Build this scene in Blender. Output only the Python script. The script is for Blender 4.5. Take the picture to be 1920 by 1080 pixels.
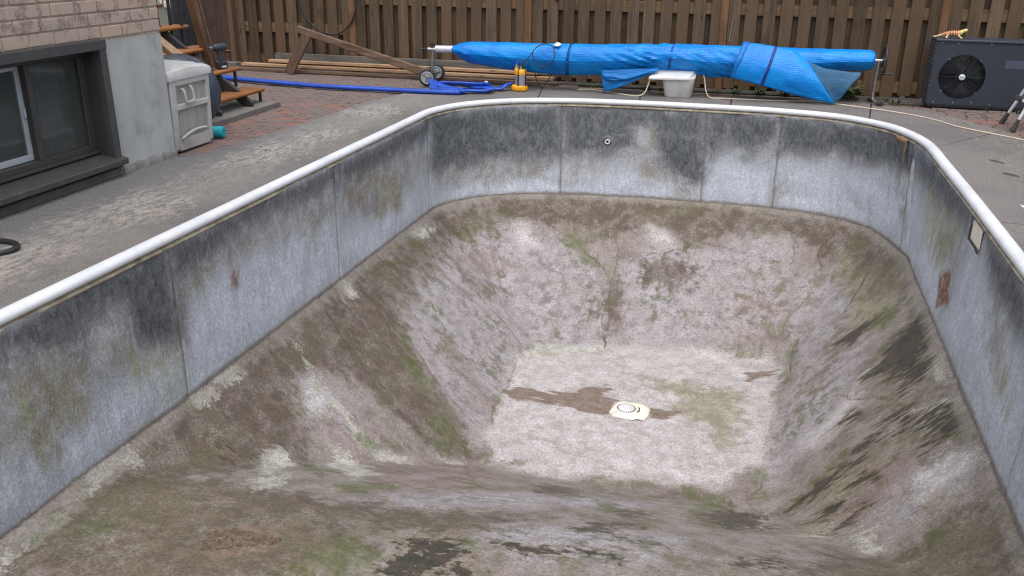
import bpy, bmesh, math, random
import numpy as np
from mathutils import Vector, Matrix

# ------------------------------------------------------------------ clear
for o in list(bpy.data.objects):
    bpy.data.objects.remove(o, do_unlink=True)
scene = bpy.context.scene
COL = scene.collection
R_ = math.radians

# ------------------------------------------------------------------ camera
cam_data = bpy.data.cameras.new('camera')
cam = bpy.data.objects.new('camera', cam_data)
COL.objects.link(cam)
cam_data.sensor_width = 36.0
cam_data.lens = 31.487
cam_data.clip_start = 0.05
cam_data.clip_end = 2000.0
_F = Vector((-0.2451, 0.8999, -0.3606)); _R = Vector((0.9639, 0.2661, 0.0090)); _U = Vector((-0.1040, 0.3454, 0.9327))
cam.matrix_world = Matrix(((_R.x, _U.x, -_F.x, 0.0), (_R.y, _U.y, -_F.y, 0.0), (_R.z, _U.z, -_F.z, 1.845), (0, 0, 0, 1)))
scene.camera = cam

# ------------------------------------------------------------------ sky, sun, exposure
SUN_EL, SUN_AZ = R_(68), R_(170)
world = bpy.data.worlds.new('World'); scene.world = world
world.use_nodes = True
wn = world.node_tree
for n in list(wn.nodes): wn.nodes.remove(n)
w_out = wn.nodes.new('ShaderNodeOutputWorld'); w_bg = wn.nodes.new('ShaderNodeBackground')
w_sky = wn.nodes.new('ShaderNodeTexSky'); w_sky.sky_type = 'NISHITA'; w_sky.sun_disc = False
w_sky.sun_elevation = SUN_EL; w_sky.sun_rotation = SUN_AZ
w_sky.air_density = 1.0; w_sky.dust_density = 4.0; w_sky.ozone_density = 1.0
w_hs = wn.nodes.new('ShaderNodeHueSaturation'); w_hs.inputs['Saturation'].default_value = 0.42
wn.links.new(w_sky.outputs[0], w_hs.inputs['Color']); wn.links.new(w_hs.outputs[0], w_bg.inputs['Color'])
w_bg.inputs['Strength'].default_value = 0.15
wn.links.new(w_bg.outputs[0], w_out.inputs['Surface'])
sun_data = bpy.data.lights.new('sun', 'SUN'); sun_data.energy = 0.5; sun_data.angle = R_(80); sun_data.color = (1.0, 0.975, 0.945)
sun = bpy.data.objects.new('sun', sun_data); COL.objects.link(sun)
_sd = Vector((math.sin(SUN_AZ) * math.cos(SUN_EL), math.cos(SUN_AZ) * math.cos(SUN_EL), math.sin(SUN_EL)))
sun.rotation_euler = _sd.to_track_quat('Z', 'Y').to_euler()
sun.location = (0, 0, 20)
scene.view_settings.view_transform = 'Standard'; scene.view_settings.look = 'None'
scene.view_settings.gamma = 1.0; scene.view_settings.use_curve_mapping = False
scene.view_settings.exposure = 0.70
scene.cycles.filter_width = 1.15
scene.cycles.max_bounces = 6; scene.cycles.diffuse_bounces = 3; scene.cycles.glossy_bounces = 3; scene.cycles.caustics_reflective = False; scene.cycles.caustics_refractive = False

rnd = random.Random(7)
nrnd = np.random.RandomState(11)

# ------------------------------------------------------------------ node helpers
class NT:
    def __init__(s, name):
        s.m = bpy.data.materials.new(name); s.m.use_nodes = True; s.t = s.m.node_tree
        for n in list(s.t.nodes): s.t.nodes.remove(n)
        s.out = s.t.nodes.new('ShaderNodeOutputMaterial')
        s.b = s.t.nodes.new('ShaderNodeBsdfPrincipled'); s.t.links.new(s.b.outputs[0], s.out.inputs[0])
    def put(s, sock, v):
        if v is None: return
        if isinstance(v, bpy.types.NodeSocket): s.t.links.new(v, sock)
        elif isinstance(v, (tuple, list)) and len(v) == 3 and sock.type == 'RGBA': sock.default_value = (*v, 1)
        else: sock.default_value = v
    def set(s, **k):
        for a, v in k.items(): s.put(s.b.inputs[a.replace('_', ' ')], v)
    def noise(s, vec, scale, detail=4, rough=.55, dist=0.0):
        n = s.t.nodes.new('ShaderNodeTexNoise'); s.put(n.inputs['Vector'], vec)
        n.inputs['Scale'].default_value = scale; n.inputs['Detail'].default_value = detail
        n.inputs['Roughness'].default_value = rough; n.inputs['Distortion'].default_value = dist
        return n.outputs['Fac']
    def voronoi(s, vec, scale, feature='F1', rand=1.0, out='Distance'):
        n = s.t.nodes.new('ShaderNodeTexVoronoi'); n.feature = feature; s.put(n.inputs['Vector'], vec)
        n.inputs['Scale'].default_value = scale; n.inputs['Randomness'].default_value = rand
        return n.outputs[out]
    def coord(s, kind='Object'):
        return s.t.nodes.new('ShaderNodeTexCoord').outputs[kind]
    def scale(s, vec, sc, loc=(0, 0, 0), rot=(0, 0, 0)):
        n = s.t.nodes.new('ShaderNodeMapping'); s.put(n.inputs['Vector'], vec)
        n.inputs['Scale'].default_value = sc; n.inputs['Location'].default_value = loc; n.inputs['Rotation'].default_value = rot
        return n.outputs[0]
    def attr(s, name, out='Fac'):
        n = s.t.nodes.new('ShaderNodeAttribute'); n.attribute_name = name
        return n.outputs[out]
    def rand(s):
        return s.t.nodes.new('ShaderNodeObjectInfo').outputs['Random']
    def math(s, op, a, b=None, c=None, clamp=False):
        n = s.t.nodes.new('ShaderNodeMath'); n.operation = op; n.use_clamp = clamp
        for i, v in enumerate((a, b, c)):
            if v is not None: s.put(n.inputs[i], v)
        return n.outputs[0]
    def ramp(s, v, lo, hi, a=0.0, b=1.0, smooth=True):
        n = s.t.nodes.new('ShaderNodeMapRange'); n.interpolation_type = 'SMOOTHSTEP' if smooth else 'LINEAR'
        s.put(n.inputs['Value'], v); n.inputs['From Min'].default_value = lo; n.inputs['From Max'].default_value = hi
        n.inputs['To Min'].default_value = a; n.inputs['To Max'].default_value = b
        return n.outputs[0]
    def mix(s, f, a, b, mode='MIX'):
        n = s.t.nodes.new('ShaderNodeMix'); n.data_type = 'RGBA'; n.blend_type = mode
        s.put(n.inputs[0], f); s.put(n.inputs[6], a); s.put(n.inputs[7], b)
        return n.outputs[2]
    def mul(s, col, f):     # scale a colour by a value
        n = s.t.nodes.new('ShaderNodeMix'); n.data_type = 'RGBA'; n.blend_type = 'MULTIPLY'; n.inputs[0].default_value = 1
        s.put(n.inputs[6], col)
        c = s.t.nodes.new('ShaderNodeCombineColor')
        for i in range(3): s.put(c.inputs[i], f)
        s.t.links.new(c.outputs[0], n.inputs[7])
        return n.outputs[2]
    def bump(s, h, strength=.3, dist=.01, prev=None):
        n = s.t.nodes.new('ShaderNodeBump'); n.inputs['Strength'].default_value = strength; n.inputs['Distance'].default_value = dist
        s.put(n.inputs['Height'], h)
        if prev is not None: s.put(n.inputs['Normal'], prev)
        return n.outputs[0]

def lin(r, g, b):
    f = lambda c: ((c / 255 + .055) / 1.055) ** 2.4 if c > 10 else c / 255 / 12.92
    return (f(r), f(g), f(b))

def M(name, c1, c2=None, scale=6., rough=.6, bump=.0, bscale=40., stretch=(1, 1, 1), metallic=0., var=0., dirt=None, dscale=3., spec=.5, coat=0.):
    t = NT(name); co = t.coord()
    v = t.scale(co, stretch) if stretch != (1, 1, 1) else co
    if c2 is None: c2 = tuple(c * .8 for c in c1)
    n = t.noise(v, scale, 6, .6)
    col = t.mix(t.ramp(n, .3, .7), c1, c2)
    if dirt is not None:
        dn = t.noise(co, dscale, 5, .65)
        col = t.mix(t.ramp(dn, .5, .75, 0, .7), col, dirt)
    if var:
        col = t.mul(col, t.ramp(t.rand(), 0, 1, 1 - var, 1 + var, False))
    t.set(Base_Color=col, Roughness=t.ramp(n, .2, .8, max(rough - .08, .05), min(rough + .08, 1)), Metallic=metallic)
    t.b.inputs['Specular IOR Level'].default_value = spec
    t.b.inputs['Coat Weight'].default_value = coat
    if bump: t.set(Normal=t.bump(t.noise(v, bscale, 4, .6), bump, .01))
    return t.m

# ------------------------------------------------------------------ mesh helpers
class MB:
    def __init__(s): s.v = []; s.f = []
    def add(s, vs, fs):
        k = len(s.v); s.v += [tuple(map(float, p)) for p in vs]; s.f += [tuple(i + k for i in f) for f in fs]; return s
    def box(s, c, d, rot=None, ch=0.0):
        hx, hy, hz = d[0] / 2, d[1] / 2, d[2] / 2
        if ch <= 0:
            vs = [Vector((x, y, z)) for x in (-hx, hx) for y in (-hy, hy) for z in (-hz, hz)]
            fs = [(0, 1, 3, 2), (4, 6, 7, 5), (0, 4, 5, 1), (2, 3, 7, 6), (0, 2, 6, 4), (1, 5, 7, 3)]
        else:
            bm = bmesh.new(); bmesh.ops.create_cube(bm, size=1)
            for q in bm.verts: q.co = Vector((q.co.x * d[0], q.co.y * d[1], q.co.z * d[2]))
            bmesh.ops.bevel(bm, geom=bm.edges[:], offset=ch, segments=1, affect='EDGES')
            bm.verts.index_update(); vs = [q.co.copy() for q in bm.verts]; fs = [tuple(q.index for q in f.verts) for f in bm.faces]; bm.free()
        if rot is not None: vs = [rot @ p for p in vs]
        return s.add([p + Vector(c) for p in vs], fs)
    def bar(s, a, b, w, h, up=(0, 0, 1), ch=0.0):
        a, b = Vector(a), Vector(b); d = b - a; L = d.length; x = d.normalized()
        y = Vector(up).cross(x)
        if y.length < 1e-4: y = Vector((0, 1, 0)).cross(x)
        y.normalize(); z = x.cross(y)
        return s.box((a + b) / 2, (L, w, h), Matrix((x, y, z)).transposed(), ch)
    def tube(s, pts, r, n=10, cap=True, flat=None, closed=False):
        P = [Vector(p) for p in pts]; m = len(P)
        rr = r if isinstance(r, (list, tuple, np.ndarray)) else [r] * m
        up = Vector((0, 0, 1)); rings = []; py = None
        for i in range(m):
            if closed: t = P[(i + 1) % m] - P[i - 1]
            else: t = P[min(i + 1, m - 1)] - P[max(i - 1, 0)]
            t.normalize()
            y = (up.cross(t) if py is None else py - t * py.dot(t))
            if y.length < 1e-3: y = Vector((0, 1, 0)).cross(t)
            if y.length < 1e-3: y = Vector((1, 0, 0)).cross(t)
            y.normalize(); py = y; z = t.cross(y)
            a, b = (1, 1) if flat is None else flat
            rings.append([P[i] + (y * math.cos(2 * math.pi * k / n) * a + z * math.sin(2 * math.pi * k / n) * b) * rr[i] for k in range(n)])
        vs = [p for g in rings for p in g]
        fs = [(i * n + k, i * n + (k + 1) % n, (i + 1) * n + (k + 1) % n, (i + 1) * n + k) for i in range(m - 1) for k in range(n)]
        if closed: fs += [((m - 1) * n + k, (m - 1) * n + (k + 1) % n, (k + 1) % n, k) for k in range(n)]
        elif cap: fs += [tuple(range(n))[::-1], tuple((m - 1) * n + k for k in range(n))]
        return s.add(vs, fs)
    def cyl(s, a, b, r, r2=None, n=20):
        return s.tube([a, b], [r, r if r2 is None else r2], n)
    def lathe(s, prof, c, axis=(0, 0, 1), n=28):
        ax = Vector(axis).normalized(); x = ax.orthogonal().normalized(); y = ax.cross(x); c = Vector(c)
        vs = [c + ax * h + (x * math.cos(2 * math.pi * k / n) + y * math.sin(2 * math.pi * k / n)) * r for r, h in prof for k in range(n)]
        fs = [(i * n + k, i * n + (k + 1) % n, (i + 1) * n + (k + 1) % n, (i + 1) * n + k) for i in range(len(prof) - 1) for k in range(n)]
        fs += [tuple(range(n))[::-1], tuple((len(prof) - 1) * n + k for k in range(n))]
        return s.add(vs, fs)
    def prism(s, poly, z0, z1):
        n = len(poly)
        a = sum(poly[i][0] * poly[(i + 1) % n][1] - poly[(i + 1) % n][0] * poly[i][1] for i in range(n))
        if a < 0: poly = poly[::-1]
        vs = [(x, y, z0) for x, y in poly] + [(x, y, z1) for x, y in poly]
        fs = [tuple(range(n))[::-1], tuple(range(n, 2 * n))] + [(i, (i + 1) % n, n + (i + 1) % n, n + i) for i in range(n)]
        return s.add(vs, fs)
    def grid(s, arr):   # arr[i][j] -> points
        a = np.asarray(arr); m, n = a.shape[:2]
        fs = [(i * n + j, i * n + j + 1, (i + 1) * n + j + 1, (i + 1) * n + j) for i in range(m - 1) for j in range(n - 1)]
        return s.add(a.reshape(-1, 3), fs)
    def mesh(s, name, off=(0, 0, 0)):
        me = bpy.data.meshes.new(name); o = Vector(off)
        me.from_pydata([tuple(Vector(p) - o) for p in s.v], [], s.f); me.update(); return me
    def build(s, name, mat, parent=None, smooth=None, bevel=0.0, fix=True, solid=None, subsurf=0, loc=None):
        """one mesh object; s.v are world coordinates; parent is an unrotated Empty (or part)"""
        base = Vector(world_loc(parent)) if parent else Vector((0, 0, 0))
        own = Vector(loc) if loc is not None else base
        me = s.mesh(name, own)
        if fix:
            bm = bmesh.new(); bm.from_mesh(me); bmesh.ops.recalc_face_normals(bm, faces=bm.faces[:]); bm.to_mesh(me); bm.free()
        o = bpy.data.objects.new(name, me); COL.objects.link(o)
        if parent: o.parent = parent
        o.location = own - base
        if mat: me.materials.append(mat)
        if solid: md = o.modifiers.new('solid', 'SOLIDIFY'); md.thickness = solid; md.offset = 0
        if bevel:
            md = o.modifiers.new('bevel', 'BEVEL'); md.width = bevel; md.segments = 2; md.limit_method = 'ANGLE'; md.angle_limit = R_(40)
        if subsurf: md = o.modifiers.new('sub', 'SUBSURF'); md.levels = subsurf; md.render_levels = subsurf
        if smooth is not None:
            me.polygons.foreach_set('use_smooth', [True] * len(me.polygons))
            if smooth < 179: me.set_sharp_from_angle(angle=R_(smooth))
        return o
def world_loc(o):
    p = Vector((0, 0, 0))
    while o is not None: p += o.location; o = o.parent
    return p
def tag(o, label=None, cat=None, group=None, kind=None):
    if label: o['label'] = label
    if cat: o['category'] = cat
    if group: o['group'] = group
    if kind: o['kind'] = kind
    return o
def thing(name, loc, label, cat, group=None, kind=None):
    o = bpy.data.objects.new(name, None); COL.objects.link(o); o.location = loc; o.empty_display_size = .1
    return tag(o, label, cat, group, kind)
def inst(name, me, loc, parent, rot=None, scale=None):
    o = bpy.data.objects.new(name, me); COL.objects.link(o); o.parent = parent
    o.location = Vector(loc) - world_loc(parent)
    if rot is not None: o.rotation_euler = rot
    if scale is not None: o.scale = scale
    return o
def catmull(P, k=8):
    P = [Vector(p) for p in P]; out = []
    for i in range(len(P) - 1):
        p0, p1, p2, p3 = P[max(i - 1, 0)], P[i], P[i + 1], P[min(i + 2, len(P) - 1)]
        for j in range(k):
            t = j / k
            out.append(.5 * ((2 * p1) + (p2 - p0) * t + (2 * p0 - 5 * p1 + 4 * p2 - p3) * t * t + (3 * p1 - p0 - 3 * p2 + p3) * t ** 3))
    return out + [P[-1]]

# numpy value noise (smooth)
_NZ = {}
def vnoise(x, y, seed=0):
    r = _NZ.setdefault(seed, None)
    if r is None: r = _NZ[seed] = np.random.RandomState(seed).rand(256, 256)
    xi = np.floor(x).astype(int); yi = np.floor(y).astype(int); u = x - xi; v = y - yi
    u = u * u * (3 - 2 * u); v = v * v * (3 - 2 * v); g = lambda a, b: r[a % 256, b % 256]
    return (g(xi, yi) * (1 - u) + g(xi + 1, yi) * u) * (1 - v) + (g(xi, yi + 1) * (1 - u) + g(xi + 1, yi + 1) * u) * v
def fbm(x, y, seed=0, o=4):
    return sum(vnoise(x * 2 ** k + 17 * k, y * 2 ** k + 5 * k, seed + k) * .5 ** k for k in range(o)) / sum(.5 ** k for k in range(o))

# signed distance (positive inside) to a set of polygons, clamped to +-lim
def sdist(px, py, polys, lim=.5):
    out = np.full(px.shape, -lim)
    for P in polys:
        P = np.array(P); lo = P.min(0) - lim; hi = P.max(0) + lim
        sel = np.where((px > lo[0]) & (px < hi[0]) & (py > lo[1]) & (py < hi[1]))
        x, y = px[sel], py[sel]
        if x.size == 0: continue
        d = np.full(x.shape, 9.); ins = np.zeros(x.shape, bool)
        for (ax, ay), (bx, by) in zip(P, np.roll(P, -1, 0)):
            ex, ey = bx - ax, by - ay; L = ex * ex + ey * ey + 1e-9
            t = np.clip(((x - ax) * ex + (y - ay) * ey) / L, 0, 1)
            d = np.minimum(d, np.hypot(x - ax - t * ex, y - ay - t * ey))
            c = ((ay > y) != (by > y)) & (x < (bx - ax) * (y - ay) / (by - ay + 1e-12) + ax)
            ins ^= c
        out[sel] = np.maximum(out[sel], np.clip(np.where(ins, d, -d), -lim, lim))
    return out
def ldist(px, py, lines, lim=.3):
    out = np.full(px.shape, lim)
    for P in lines:
        for (ax, ay), (bx, by) in zip(P[:-1], P[1:]):
            sel = np.where((px > min(ax, bx) - lim) & (px < max(ax, bx) + lim) & (py > min(ay, by) - lim) & (py < max(ay, by) + lim))
            x, y = px[sel], py[sel]; ex, ey = bx - ax, by - ay; L = ex * ex + ey * ey + 1e-9
            t = np.clip(((x - ax) * ex + (y - ay) * ey) / L, 0, 1)
            out[sel] = np.minimum(out[sel], np.hypot(x - ax - t * ex, y - ay - t * ey))
    return out
def set_attr(me, name, arr):
    a = me.attributes.new(name, 'FLOAT', 'POINT'); a.data.foreach_set('value', np.ascontiguousarray(arr, dtype=np.float32).ravel())
def set_vattr(me, name, arr):
    a = me.attributes.new(name, 'FLOAT_VECTOR', 'POINT'); a.data.foreach_set('vector', np.ascontiguousarray(arr, dtype=np.float32).ravel())

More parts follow.
